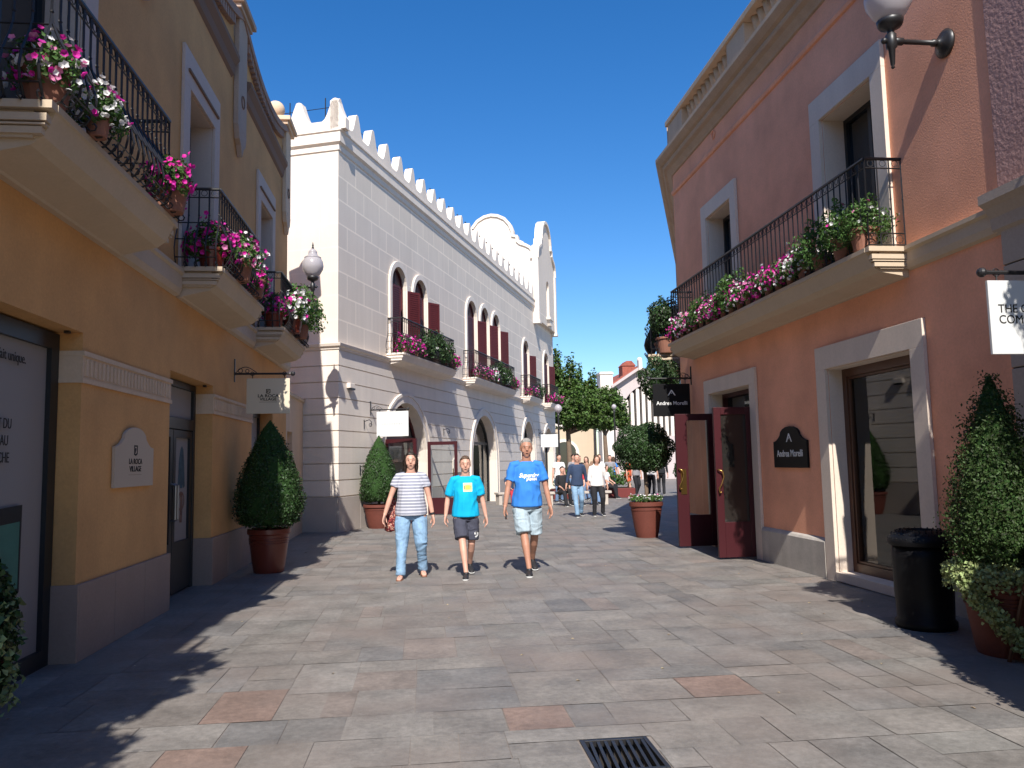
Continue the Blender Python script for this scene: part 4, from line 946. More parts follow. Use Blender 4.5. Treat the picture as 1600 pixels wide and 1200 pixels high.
P, Nn = surf_profile([(.2, .2), (.3, .3), (.33, .5), (.31, .75), (.24, .95), (.1, 1.08), (.005, 1.12)], 5200, rg, .05); link('foliage', leafmesh('foliage', P, Nn, .05, LEAF, rg, aspect=.8), t)
P, Nn = surf_profile([(.31, .14), (.34, .3), (.35, .5), (.33, .75)], 700, rg, .02); link('ivy', leafmesh('ivy', P, Nn, .045, IVY, rg, aspect=.9), t)
MB().lathe([(.2, .25), (.27, .5), (.24, .8), (.05, 1.0)], n=16).build('inner_growth', CORE, t, smooth=True)
# lollipop tree in a tub
t = thing('standard_tree', 'round headed small tree in brown tub with white flowers at its foot', 'potted tree', (4.30, 15.35, 0)); rg = np.random.default_rng(41)
pot_big(t, .31, .68, TERRA, 1, taper=.66)
MB().tube([(0, 0, .5), (.02, 0, .9), (0, .01, 1.35)], [.045, .04, .035], 8).build('trunk', BARK, t, smooth=True)
MB().tube([(0, 0, 1.2), (.2, .05, 1.6)], .018, 6).tube([(0, 0, 1.2), (-.18, -.05, 1.65)], .018, 6).tube([(0, 0, 1.2), (.0, .2, 1.6)], .018, 6).build('limbs', BARK, t)
n = 11000; a = rg.normal(0, 1, (n, 3)); a /= np.linalg.norm(a, axis=1)[:, None]; rr = 1-np.abs(rg.normal(0, .16, n)); lump = 1+.07*np.sin(a[:, 0]*7)+.06*np.sin(a[:, 2]*9+1)
P = a*(rr*lump)[:, None]*np.array([.6, .6, .50])+np.array([0, 0, 1.72]); link('foliage', leafmesh('foliage', P, a, .045, LEAF, rg), t)
MB().ball((0, 0, 1.72), .46, 16, 10, sz=.83).build('inner_growth', CORE, t, smooth=True)
a = rg.uniform(0, 2*PI, 900); q = .34*np.sqrt(rg.random(900)); P = np.stack([q*np.cos(a), q*np.sin(a), .70+rg.uniform(0, .10, 900)], 1); link('underplanting', leafmesh('underplanting', P, np.tile([0, 0, 1.0], (900, 1)), .045, LEAF3, rg), t)
link('flowers', flowermesh('flowers', P[:70]+np.array([0, 0, .03]), np.tile([0, -.5, 1.0], (70, 1)), .04, [WHT, PNK], rg, [.85, .15]), t)
# ---- petunia planters: three shared flower meshes and one green one
def mound(n, rx, ry, rz, rg, zc=0, lower=-.5):
    a = rg.normal(0, 1, (n*2, 3)); a /= np.linalg.norm(a, axis=1)[:, None]; a = a[a[:, 2] > lower][:n]; k = (1-np.abs(rg.normal(0, .2, len(a))))
    l = 1+.18*np.sin(a[:, 0]*5+a[:, 2]*3)+.12*np.sin(a[:, 1]*9)
    return a*(k*l)[:, None]*np.array([rx, ry, rz])+np.array([0, 0, zc]), a
FL = {}
def flora(kind):
    if kind in FL: return FL[kind]
    rg = np.random.default_rng({'magenta': 51, 'mixed': 52, 'white': 53, 'green': 54, 'pink': 55, 'bush': 56}[kind])
    if kind in ('green', 'bush'):
        P, Q = mound(2600 if kind == 'bush' else 1500, .34, .26, .32, rg, .2, -.8); lf_ = leafmesh('foliage', P, Q, .055, LEAF3 if kind == 'green' else LEAF, rg, aspect=.45)
        P, Q = mound(26, .36, .28, .33, rg, .2, -.2); fl_ = flowermesh('flowers', P, Q, .05, [MAG, WHT, PNK], rg, [.1, .6, .3])
    else:
        P, Q = mound(1500, .30, .22, .24, rg, .1, -.7); lf_ = leafmesh('foliage', P, Q, .048, LEAF3, rg, aspect=.55)
        wt = {'magenta': [.85, .05, .1], 'mixed': [.42, .42, .16], 'white': [.12, .83, .05], 'pink': [.3, .2, .5]}[kind]
        P, Q = mound(165, .34, .26, .28, rg, .11, -.7); fl_ = flowermesh('flowers', P*1.03, Q, .066, [MAG, WHT, PNK], rg, wt)
    b = MB(); b.lathe([(.085, 0), (.09, .01), (.115, .17), (.13, .175), (.13, .2), (.115, .2), (.11, .185)], n=20); pot = b.mesh('pot', TERRA2, smooth=False)
    b = MB(); b.lathe([(.085, 0), (.09, .01), (.115, .17), (.13, .175), (.13, .2), (.115, .2), (.11, .185)], n=20); pot2 = b.mesh('pot', MAHOG, smooth=False)
    FL[kind] = (lf_, fl_, pot, pot2); return FL[kind]
def planter(kind, label, loc, rz=0, s=1.0, potk=0, ps=1.0, lift=.17, group=None, low=0):
    t = thing('flower_pot' if kind not in ('green', 'bush') else 'leafy_pot', label, 'flower pot', loc, rz, group); lf_, fl_, p1, p2 = flora(kind)
    o = link('pot', (p1, p2)[potk], t); o.scale = (ps, ps, ps)
    for nm, me in (('foliage', lf_), ('flowers', fl_)):
        o = link(nm, me, t); o.scale = (s, s, s); o.location = (0, 0, lift*ps-low)
    return t
GL = 'flower pots on the yellow building balconies'
ZL = 3.765
planter('mixed', 'large planter of white and magenta petunias in pale terracotta pot on the nearest balcony end', (-2.36, 5.17, ZL), 2.2, .82, 0, 1.3, .17, GL, .04)
planter('white', 'white petunias spilling through the nearest balcony rail beside the big terracotta pot', (-2.20, 5.56, ZL), 1.0, .66, 0, .7, group=GL, low=.0)
planter('magenta', 'magenta petunias in a terracotta pot at the far end of the nearest balcony', (-2.22, 7.22, ZL), 1.9, .82, 0, 1.3, group=GL, low=.02)
planter('magenta', 'magenta petunias on the near end of the second balcony', (-2.42, 9.42, ZL), .4, 1.0, 1, 1.3, .17, GL)
planter('mixed', 'magenta and white petunias in the middle of the second balcony rail', (-2.22, 9.95, ZL), 2.4, .95, 0, 1.3, .17, GL)
planter('magenta', 'magenta petunias near the far end of the second balcony', (-2.24, 10.9, ZL), 1.4, .8, 0, 1.2, .17, GL, .05)
planter('magenta', 'magenta petunias in a glossy dark red pot on the third balcony', (-2.46, 13.5, ZL), 3.0, .85, 1, 1.4, .22, GL)
planter('white', 'white flowered bush in a red pot at the outer corner of the third balcony', (-2.2, 13.85, ZL), 1.7, 1.1, 1, 1.4, .17, GL, -.05)
planter('green', 'feathery green bush with small white flowers on the third balcony', (-2.16, 14.45, ZL), .5, 1.35, 0, 1.3, .17, GL)
for y, k, lb in ((.4, 'magenta', 'magenta petunias on the yellow building balcony beside the camera'), (1.4, 'bush', 'dark bush on the yellow building balcony beside the camera'), (2.4, 'magenta', 'magenta petunias at the far end of the yellow balcony beside the camera')): planter(k, lb, (-2.22, y, ZL), y, 1.1, 0, 1.3, group=GL)
GR_ = 'flower pots along the salmon building balcony'; ZR = 3.605; rg0 = random.Random(9)
row = [(7.72, 'green', 'green trailing plant at the near corner of the salmon balcony', .8), (8.1, 'green', 'green plant in terracotta pot second from the near end of the salmon balcony', .85), (8.6, 'green', 'pale green bush with a few white flowers third on the salmon balcony', .9)]
kinds = ['white', 'mixed', 'magenta', 'mixed', 'magenta', 'pink', 'mixed', 'green', 'magenta', 'mixed', 'pink', 'green', 'mixed', 'pink', 'white', 'magenta']
nth = ['fourth', 'fifth', 'sixth', 'seventh', 'eighth', 'ninth', 'tenth', 'eleventh', 'twelfth', 'thirteenth', 'fourteenth', 'fifteenth', 'sixteenth', 'seventeenth', 'eighteenth', 'last']
look = {'white': 'white petunias', 'mixed': 'magenta and white petunias', 'magenta': 'magenta petunias', 'pink': 'pink petunias', 'green': 'loose green plant'}
for i, k in enumerate(kinds): row.append((9.0+i*.32, k, look[k]+', '+nth[i]+' pot from the near end of the salmon balcony', .8 if k != 'green' else .95))
for y, k, lb, s in row: planter(k, lb, (4.60, y, ZR), rg0.uniform(0, 6), s*rg0.uniform(.9, 1.1), 0, .95 if y > 8.5 else 1.2, .16, GR_, .04)
for i, (y, k) in enumerate(((4.3, 'bush'), (3.9, 'green'), (3.4, 'bush'), (2.9, 'green'))): planter(k, ('leafy bush at the near end of', 'green plant second on', 'dark bush third on', 'green plant last on')[i]+' the mauve building balcony', (4.44, y, 3.805), i, 1.3, 0, 1.2, .17)
def r2w(s, o, z): return (XR+d2.x*s+n2.x*o, CY+d2.y*s+n2.y*o, z)
planter('bush', 'dark leafy bush on the balcony beyond the salmon building corner', r2w(.50, .28, 3.605), 1, 1.2, 0, 1.6, .2, low=-.16)
planter('bush', 'second leafy bush further along the balcony beyond the salmon corner', r2w(1.2, .36, 3.605), 2, 1.1, 0, 1.6, .2, low=-.08)
t = thing('hanging_basket', 'big dark ball of hanging foliage below the balcony at the salmon corner', 'hanging basket', r2w(.22, .40, 3.05)); rg = np.random.default_rng(61)
n = 5200; a = rg.normal(0, 1, (n, 3)); a /= np.linalg.norm(a, axis=1)[:, None]; rr = 1-np.abs(rg.normal(0, .18, n))
P = a*rr[:, None]*np.array([.42, .42, .46])*(1+.15*np.sin(a[:, 0]*6+a[:, 2]*4))[:, None]; link('foliage', leafmesh('foliage', P, a, .05, LEAF, rg, aspect=.5), t)
MB().ball((0, 0, 0), .22, 14, 8).build('basket', LEAF, t, smooth=True)
MB().tube([(0, 0, .2), (0, 0, .62)], .008, 5).tube([(.1, 0, .15), (0, 0, .45)], .004, 4).tube([(-.1, 0, .15), (0, 0, .45)], .004, 4).build('chain', IRON, t)
GWH = 'flower pots on the white building balconies'
for s, o, k, lb, sc in ((3.35, .34, 'magenta', 'magenta petunias at the near end of the first white building balcony', 1.05), (4.0, .36, 'magenta', 'magenta petunias second on the first white building balcony', 1.0), (4.75, .32, 'bush', 'dark green bush on the first white building balcony', 1.35), (5.7, .32, 'bush', 'second dark green bush on the first white building balcony', 1.5), (6.5, .35, 'green', 'green plant near the far end of the first white building balcony', 1.0), (7.1, .42, 'magenta', 'magenta petunias trailing off the far end of the first white building balcony', .95),
                       (10.3, .34, 'pink', 'pink petunias at the near end of the second white building balcony', .9), (11.1, .36, 'magenta', 'magenta petunias second on the second white building balcony', .95), (12.0, .38, 'white', 'white petunias in the middle of the second white building balcony', 1.05), (12.9, .3, 'bush', 'dark bush behind the white petunias on the second white balcony', 1.45), (13.6, .38, 'white', 'white petunias right of the bush on the second white balcony', 1.0), (14.1, .3, 'bush', 'second dark bush on the second white balcony', 1.2), (15.0, .42, 'magenta', 'magenta petunias at the far end of the second white balcony', 1.0),
                       (18.7, .34, 'magenta', 'magenta petunias at the near end of the third white balcony', .9), (19.4, .36, 'pink', 'pink petunias in the middle of the third white balcony', .9), (20.1, .3, 'bush', 'dark bush at the far end of the third white balcony', 1.1),
                       (23.4, .36, 'magenta', 'magenta petunias at the near end of the last white balcony', .95), (24.1, .3, 'green', 'green plant in the middle of the last white balcony', 1.0), (24.8, .42, 'magenta', 'magenta petunias at the far end of the last white balcony', 1.1)):
    planter(k, lb, on_white(s, o, 4.445), s*1.7, sc, 0, 1.1, .16, GWH, .02)
# litter bin
t = thing('litter_bin', 'black cast iron litter bin with studded lid beside the shop window', 'litter bin', (4.34, 6.70, 0)); b = MB()
b.lathe([(.235, 0), (.245, .02), (.245, .06), (.225, .08), (.235, .3), (.24, .6), (.235, .7)], n=48, ribs=(24, .012)); b.build('body', BLACK, t, smooth=True)
b = MB(); b.lathe([(.235, .70), (.265, .71), (.275, .735), (.27, .76), (.24, .80), (.19, .83), (.14, .84), (.13, .82), (.12, .74)], n=40, capt=True); lid = b.build('lid', BLACK, t, autos=40)
b = MB()
for r, z, k in ((.262, .77, 34), (.235, .808, 30), (.20, .83, 26), (.165, .842, 20)):
    for q in range(k): a = 2*PI*q/k; b.ball((r*math.cos(a), r*math.sin(a), z-.003), .0085, 5, 4)
b.build('studs', BLACK, lid, smooth=True)
# leaning board at the edge
t = thing('sandwich_board', 'pale pavement board leaning at the right edge beside the ivy pot', 'sign board', (4.29, 5.16, .0), .35)
b = MB(lambda x, y, z: (x, y+.12*z, z)); b.box(-.02, .5, -.015, .015, .08, .95); b.build('board', WSIGN, t)
b = MB(); b.tube([(0, .02, 0), (.0, .1, .9)], .015, 5).tube([(.48, .02, 0), (.48, .1, .9)], .015, 5).tube([(0, .35, 0), (0, .1, .9)], .015, 5).tube([(.48, .35, 0), (.48, .1, .9)], .015, 5).build('frame', WOODF, t)
# ================================================================ people
SKIN = mat('skin_warm', (.58, .32, .235), .5, var=.06, vscale=10, spec=.4)
SKIN2 = mat('skin_tan', (.42, .21, .14), .5, var=.06, vscale=10, spec=.4)
HAIRD = mat('hair_dark', (.022, .014, .01), .5, var=.4, vscale=40); HAIRB = mat('hair_brown', (.07, .038, .02), .55, var=.4, vscale=40); HAIRG = mat('hair_grey', (.26, .24, .22), .6, var=.3, vscale=40)
EYE_W = mat('eye_dark', (.02, .015, .012), .2); LIP = mat('lip', (.42, .17, .13), .5)
def denim(name, c, lo): 
    M = mat(name, c, .85, var=lo, vscale=5, fine=.1, bump=.25, bscale=150); return M
DEN = denim('washed_denim', (.20, .32, .46), .38); DEN2 = denim('faded_denim', (.34, .42, .47), .34); DEN3 = denim('blue_denim', (.14, .22, .36), .3)
def cloth(name, c, v=.06): return mat(name, c, .85, var=v, vscale=6, bump=.15, bscale=200)
BLUE = cloth('blue_cotton', (.035, .20, .60)); TURQ = cloth('turquoise_cotton', (.0, .37, .62)); NAVY = cloth('navy_cotton', (.05, .052, .075)); BLK = cloth('black_cloth', (.015, .015, .018)); WCL = cloth('white_cloth', (.72, .70, .68)); ORG = cloth('orange_cloth', (.62, .10, .04)); REDC = cloth('red_cloth', (.4, .03, .04)); DBL = cloth('dark_blue_cloth', (.03, .05, .10)); GRY = cloth('grey_cloth', (.25, .24, .25)); BRW = cloth('brown_cloth', (.25, .15, .1))
def stripe_mat():
    M = mat('striped_grey_cotton', (.36, .36, .40), .85, bump=.15, bscale=200); N = M.node_tree.nodes; K = M.node_tree.links; b = N['Principled BSDF']
    tc = N.new('ShaderNodeTexCoord'); sp = N.new('ShaderNodeSeparateXYZ'); K.new(tc.outputs['Object'], sp.inputs[0])
    ml = N.new('ShaderNodeMath'); ml.operation = 'MULTIPLY'; ml.inputs[1].default_value = 24; K.new(sp.outputs[2], ml.inputs[0])
    fr = N.new('ShaderNodeMath'); fr.operation = 'FRACT'; K.new(ml.outputs[0], fr.inputs[0]); gt = N.new('ShaderNodeMath'); gt.operation = 'GREATER_THAN'; gt.inputs[1].default_value = .66; K.new(fr.outputs[0], gt.inputs[0])
    mx = N.new('ShaderNodeMix'); mx.data_type = 'RGBA'; mx.inputs[6].default_value = (.26, .27, .33, 1); mx.inputs[7].default_value = (.60, .60, .66, 1); K.new(gt.outputs[0], mx.inputs[0]); K.new(mx.outputs[2], b.inputs['Base Color']); return M
STR = stripe_mat()
RUB = mat('shoe_black', (.02, .02, .022), .5); SOLE = mat('shoe_sole_white', (.6, .6, .58), .6); LTH = mat('bronze_leather', (.22, .1, .06), .4)
def ik(a, b, l1, l2, bend):
    a, b, bend = Vector(a), Vector(b), Vector(bend); d = b-a; D = min(d.length, (l1+l2)*.999); d.normalize()
    x = (l1*l1-l2*l2+D*D)/(2*D); h = math.sqrt(max(0, l1*l1-x*x)); n = (bend-d*bend.dot(d)).normalized(); return a+d*x+n*h
class Body(MB):
    capk = 1.0
    def limb(s, pts, rad, ref=(1, 0, 0), n=14):
        """elliptical tube with rounded ends; rad = [(side radius, other radius)]"""
        pts = [Vector(p) for p in pts]; k = len(pts); ref = Vector(ref); rings = []
        fr = []
        for i in range(k):
            t = (pts[min(i+1, k-1)]-pts[max(i-1, 0)]).normalized(); a = (ref-t*ref.dot(t)).normalized(); fr.append((t, a, t.cross(a)))
        def ring(c, a, b, ra, rb): return [s.V(tuple(c+a*(math.cos(2*PI*j/n)*ra)+b*(math.sin(2*PI*j/n)*rb))) for j in range(n)]
        t, a, b = fr[0]; ra, rb = rad[0]; m = min(ra, rb)
        ck = s.capk; rk = .72+.24*(1-ck); rings.append(ring(pts[0]-t*m*.55*ck, a, b, ra*(.25+.6*(1-ck)), rb*(.25+.6*(1-ck)))); rings.append(ring(pts[0]-t*m*.38*ck, a, b, ra*rk, rb*rk))
        for i in range(k): rings.append(ring(pts[i], fr[i][1], fr[i][2], *rad[i]))
        t, a, b = fr[-1]; ra, rb = rad[-1]; m = min(ra, rb)
        rings.append(ring(pts[-1]+t*m*.38*ck, a, b, ra*rk, rb*rk)); rings.append(ring(pts[-1]+t*m*.55*ck, a, b, ra*(.25+.6*(1-ck)), rb*(.25+.6*(1-ck))))
        for q in range(len(rings)-1):
            for j in range(n): l = (j+1) % n; s.F(rings[q][j], rings[q][l], rings[q+1][l], rings[q+1][j])
        s.F(*reversed(rings[0])); s.F(*rings[-1]); return s
def remeshed(b, name, m_, parent, vox, smooth=3, folds=0., fscale=9., stretch=(1, 1, 1), seed=0, still=None):
    me = b.mesh(name, m_); o = link(name, me)
    r = o.modifiers.new('r', 'REMESH'); r.mode = 'VOXEL'; r.voxel_size = vox; r.use_smooth_shade = True
    if smooth: q = o.modifiers.new('s', 'SMOOTH'); q.iterations = smooth; q.factor = .5
    bpy.context.view_layer.update(); m2 = evalmesh(o); o.modifiers.clear(); o.data = m2; bpy.data.meshes.remove(me); m2.name = name
    if len(m2.materials) == 0 or m2.materials[0] is None: m2.materials.clear(); m2.materials.append(m_)
    if folds:
        off = Vector((seed*7.3, 0, 0))
        co = [v.co.copy() for v in m2.vertices]; nn = [v.normal.copy() for v in m2.vertices]
        for v, c, nv in zip(m2.vertices, co, nn):
            p = Vector((c.x*stretch[0], c.y*stretch[1], c.z*stretch[2]))*fscale+off
            f = 1-abs(noise.noise(p+Vector((0, 0, noise.noise(p*.5)*1.5))))*2.2; a_ = 1.0 if still is None else max(.12, min(1, (c.z-still[0])/(still[1]-still[0]), (still[2]-c.z)/.12)); v.co = c+nv*folds*a_*(f-.45)
        m2.update()
    m2.polygons.foreach_set('use_smooth', [True]*len(m2.polygons)); o.parent = parent; return o
def hand(b, wrist, dirv, palm_n, s, curl=.35, side=1):
    """palm, four unequal bent fingers and a thumb; dirv runs wrist -> knuckles, palm_n faces the palm"""
    w = Vector(wrist); d = Vector(dirv).normalized(); pn = Vector(palm_n); pn = (pn-d*pn.dot(d)).normalized(); c = d.cross(pn)*side
    b.limb([w-d*.01*s, w+d*.045*s, w+d*.088*s], [(.027*s, .018*s), (.04*s, .016*s), (.041*s, .0135*s)], ref=c, n=12)
    for i, (off, ln) in enumerate(((-.03, .074), (-.0105, .083), (.0105, .077), (.029, .06))):
        p = w+d*.085*s+c*off*s; q = d.copy(); P = [p]; a = 0
        for f in (.45, .32, .23):
            a += curl*(.7+.12*i); q = d*math.cos(a)+pn*math.sin(a); p = p+q*ln*f*s; P.append(p)
        b.limb(P, [(.0092*s, .0088*s), (.0088*s, .0084*s), (.008*s, .0076*s), (.0068*s, .0064*s)], ref=c, n=8)
    p = w+d*.025*s-c*.03*s; P = [p, p-c*.022*s+d*.022*s+pn*.008*s, p-c*.028*s+d*.052*s+pn*.02*s, p-c*.022*s+d*.072*s+pn*.028*s]
    b.limb(P, [(.0135*s, .012*s), (.0115*s, .011*s), (.0095*s, .009*s), (.0075*s, .007*s)], ref=c, n=8)
def person(label, loc, rz, H=1.75, feet=((-.09, -.2), (.09, .2)), lift=(0, .05), hands=((-.28, -.05, .82), (.28, .0, .82)), skin=SKIN, hair=HAIRB, hairlen=0, top=BLUE, sleeve=.55, legs=DEN, legcut=1.0, girth=1.0, hips=1.0, shoes='sneaker', head_turn=0, vox=.009, pelvis=(0, 0), sit=None, seed=1, group=None, flare=1.0, far=False, topmat_long=False):
    """faces local -y"""
    t = thing('person', label, 'person', loc, rz, group); k = H/1.75; lean = -.02
    px, py = pelvis; hz = (.90*k if sit is None else sit)
    hip = [Vector((px-.095*k*hips, py, hz)), Vector((px+.095*k*hips, py, hz))]
    sh = [Vector((px-.182*k, py+lean, hz+.522*k)), Vector((px+.182*k, py+lean, hz+.522*k))]
    ank = [Vector((f[0], f[1], .085*k+l)) for f, l in zip(feet, lift)]
    knee = [ik(hip[i], ank[i], .43*k, .40*k, (0, -1, .0)) for i in (0, 1)]
    hnd = [Vector((h[0], h[1], h[2])) for h in hands]
    elb = [ik(sh[i], hnd[i], .30*k, .255*k, ((-.5, .9, 0), (.5, .9, 0))[i]) for i in (0, 1)]
    Y = lambda z: py+lean*min(1, max(0, (z-hz)/(.5*k)))
    zz = lambda a: hz+a*k
    # ---- body
    b = Body(n_ := None) if False else Body()
    g = girth
    b.limb([(px, py, zz(-.06)), (px, py, zz(.05)), (px, Y(zz(.2))-.005, zz(.2)), (px, Y(zz(.36)), zz(.36)), (px, Y(zz(.5)), zz(.49)), (px, Y(zz(.56)), zz(.555))],
           [(.14*k*hips, .10*k*g), (.142*k*hips, .105*k*g), (.135*k*g, .105*k*g), (.15*k, .11*k), (.155*k, .085*k), (.09*k, .06*k)])
    for i in (0, 1):
        s_ = (-1, 1)[i]
        b.limb([hip[i]+Vector((0, 0, .03)), hip[i].lerp(knee[i], .35), knee[i], knee[i].lerp(ank[i], .3), knee[i].lerp(ank[i], .7), ank[i]], [(.082*k*g, .085*k*g), (.075*k*g, .08*k*g), (.053*k, .056*k), (.053*k, .06*k), (.038*k, .042*k), (.033*k, .038*k)])
        b.limb([sh[i]+Vector((-s_*.03, 0, -.01)), sh[i].lerp(elb[i], .4), elb[i], elb[i].lerp(hnd[i], .35), hnd[i]], [(.046*k, .05*k), (.047*k, .05*k), (.036*k, .037*k), (.038*k, .036*k), (.026*k, .021*k)])
        dv = (hnd[i]-elb[i]).normalized(); dv = (dv+Vector((0, -.05, -.5))).normalized()
        hand(b, hnd[i], dv, (-s_*.8, -.3, 0), k*1.03, curl=.38 if not far else .3, side=-s_)
    # neck and head
    nz = zz(.57); hy = Y(nz)-.015; hc = Vector((px, hy-.01, zz(.735)))
    b.limb([(px, Y(nz)+.01, zz(.52)), (px, hy+.005, zz(.60)), (px, hy, zz(.68))], [(.075*k, .064*k), (.060*k, .060*k), (.058*k, .062*k)])
    T = math.radians(head_turn)
    def hp(x, y, z): return (hc.x+(x*math.cos(T)-y*math.sin(T))*k, hc.y+(x*math.sin(T)+y*math.cos(T))*k, hc.z+z*k)
    b.limb([hp(0, .0, .10), hp(0, 0, .075), hp(0, .0, .03), hp(0, 0, -.0)], [(.045*k, .055*k), (.070*k, .085*k), (.080*k, .097*k), (.079*k, .094*k)])
    b.limb([hp(0, -.012, .04), hp(0, -.016, 0), hp(0, -.02, -.045), hp(0, -.03, -.08), hp(0, -.04, -.105)], [(.073*k, .075*k), (.073*k, .075*k), (.066*k, .068*k), (.053*k, .054*k), (.032*k, .032*k)])
    b.limb([hp(0, -.084, .02), hp(0, -.092, -.008), hp(0, -.098, -.025)], [(.008*k, .010*k), (.010*k, .011*k), (.015*k, .010*k)], n=8)      # nose
    b.limb([hp(0, -.09, .034), hp(0, -.09, .03)], [(.045*k, .008*k), (.045*k, .008*k)], n=8)                                                 # brow
    for q in (-1, 1): b.limb([hp(q*.077, .0, .025), hp(q*.08, .002, -.005), hp(q*.074, -.004, -.03)], [(.008*k, .018*k), (.008*k, .016*k), (.007*k, .009*k)], n=8)
    for q in (-1, 1): b.limb([hp(q*.042, -.052, -.012), hp(q*.040, -.052, -.045)], [(.026*k, .026*k)]*2, n=8)
    remeshed(b, 'body', skin, t, vox*.62 if not far else vox, 2)
    if not far:
        for q in (-1, 1): MB().ball(hp(q*.029, -.0875, .012), .0078*k, 10, 8, sy=.6, sz=.5).build('eye', EYE_W, t, smooth=True)
        MB().ball(hp(0, -.0885, -.0575), .019*k, 12, 6, sy=.3, sz=.17).build('lips', LIP, t, smooth=True)
        eb = MB()
        for q in (-1, 1): eb.tube([hp(q*.016, -.094, .034), hp(q*.032, -.093, .038), hp(q*.05, -.08, .032)], [.0018*k, .0024*k, .0012*k], 5)
        eb.build('eyebrows', hair, t)
    # ---- hair
    h = Body()
    h.limb([hp(0, .012, .108), hp(0, .012, .085), hp(0, .018, .045), hp(0, .034, .005), hp(0, .04, -.035)], [(.052*k, .062*k), (.076*k, .09*k), (.084*k, .094*k), (.081*k, .078*k), (.06*k, .055*k)])
    h.limb([hp(0, -.05, .088), hp(0, -.02, .105)], [(.058*k, .03*k), (.06*k, .04*k)])
    if hairlen:
        h.limb([hp(0, .04, .05), hp(0, .055, -.04), hp(0, .06, -.06-hairlen)], [(.088*k, .06*k), (.092*k, .055*k), (.07*k, .035*k)])
        for q in (-1, 1): h.limb([hp(q*.06, -.01, .08), hp(q*.084, .0, 0), hp(q*.085, .01, -.05-hairlen*.7)], [(.03*k, .045*k), (.024*k, .04*k), (.02*k, .03*k)])
    remeshed(h, 'hair', hair, t, vox*.8 if not far else vox, 2, folds=.006*k, fscale=40, seed=seed)
    # ---- trousers
    p = Body(); gg = g*1.04; p.capk = .12
    wz = zz(.075)
    p.limb([(px, py, zz(-.09)), (px, py, zz(-.02)), (px, py, wz)], [(.13*k*hips, .105*k*gg), (.168*k*hips, .125*k*gg), (.166*k*hips, .124*k*gg)])
    for i in (0, 1):
        K_ = knee[i]; A_ = ank[i]
        if legcut >= .99:
            p.limb([hip[i]+Vector((0, 0, -.05)), hip[i].lerp(K_, .35), K_, K_.lerp(A_, .35), K_.lerp(A_, .75), A_+Vector((0, .008, -.03*k))], [(.084*k*gg, .09*k*gg), (.088*k*gg, .094*k*gg), (.070*k*gg, .074*k*gg), (.066*k*flare, .072*k*flare), (.062*k*flare, .066*k*flare), (.064*k*flare, .072*k*flare)])
        else:
            e = hip[i].lerp(K_, legcut/.55) if legcut < .55 else K_.lerp(A_, (legcut-.55)/.45)
            m_ = hip[i].lerp(e, .5); p.limb([hip[i]+Vector((0, 0, -.05)), m_, e], [(.086*k*gg, .092*k*gg), (.092*k*gg, .098*k*gg), (.09*k*gg, .096*k*gg)])
    remeshed(p, 'trousers' if legcut > .9 else 'shorts', legs, t, vox, 3, folds=.0075*k if not far else .004, fscale=9, stretch=(1, 1, 1.7), seed=seed+3)
    # ---- shirt
    s2 = Body(); s2.capk = .12; hem = zz(-.02) if sit is None else zz(.03)
    s2.limb([(px, py, hem), (px, py-.004, zz(.07)), (px, Y(zz(.2))-.012*g, zz(.2)), (px, Y(zz(.36))-.004, zz(.36)), (px, Y(zz(.5)), zz(.485)), (px, Y(zz(.56))+.005, zz(.56))],
            [(.192*k*max(hips, g*.98), .152*k*gg), (.184*k*max(hips, g*.98), .146*k*gg), (.156*k*g, .132*k*gg), (.166*k*(.5+.5*g), .126*k*(.5+.5*g)), (.172*k, .102*k), (.082*k, .074*k)])
    for i in (0, 1):
        s_ = (-1, 1)[i]; ends = sh[i].lerp(elb[i], min(sleeve, 1)); P = [sh[i]+Vector((-s_*.09, 0, .012)), sh[i]+Vector((-s_*.0, 0, -.008)), sh[i].lerp(ends, .35), ends]; rr = [(.05*k, .064*k), (.058*k, .066*k), (.062*k, .067*k), (.066*k, .068*k)]
        if sleeve > 1: P.append(elb[i].lerp(hnd[i], sleeve-1)); rr[3] = (.05*k, .052*k); rr.append((.038*k, .038*k))
        s2.limb(P, rr)
    shirt = remeshed(s2, 'shirt', top, t, vox, 4, folds=.013*k if not far else .004, fscale=6.0, stretch=(1.2, 1, .8), seed=seed, still=(hem+.02, hem+.14, zz(.52)))
    # ---- shoes
    for i in (0, 1):
        A_ = ank[i]; dz = -.085*k; tip = .0 if i == 0 or lift[i] < .02 else -.6
        q = Body(); pitch_ = min(.6, lift[i]*5); F = Vector((.12*(-1, 1)[i], -math.cos(pitch_), -math.sin(pitch_))); U = Vector((0, -math.sin(pitch_), math.cos(pitch_)))
        P = [A_+F*(-.05)*k-U*.045*k, A_-U*.045*k, A_+F*.06*k-U*.052*k, A_+F*.13*k-U*.06*k, A_+F*.175*k-U*.066*k]
        if shoes == 'sneaker':
            q.limb(P, [(.034*k, .04*k), (.04*k, .042*k), (.043*k, .036*k), (.046*k, .028*k), (.034*k, .02*k)]); q.limb([A_+U*.0, A_-U*.03*k], [(.038*k, .045*k), (.04*k, .046*k)])
            so = remeshed(q, 'shoe', RUB, t, vox*.8, 1)
            q = Body(); q.limb([v-U*(.03*k-.004) for v in P[:1]]+[A_-U*.078*k, A_+F*.06*k-U*.08*k, A_+F*.13*k-U*.08*k, A_+F*.18*k-U*.078*k], [(.038*k, .012*k), (.042*k, .012*k), (.045*k, .012*k), (.048*k, .012*k), (.036*k, .012*k)]); q.build('sole', SOLE, so, smooth=True)
        else:
            q.limb(P, [(.028*k, .034*k), (.032*k, .036*k), (.037*k, .026*k), (.04*k, .016*k), (.03*k, .011*k)]); remeshed(q, 'foot', skin, t, vox*.8, 1)
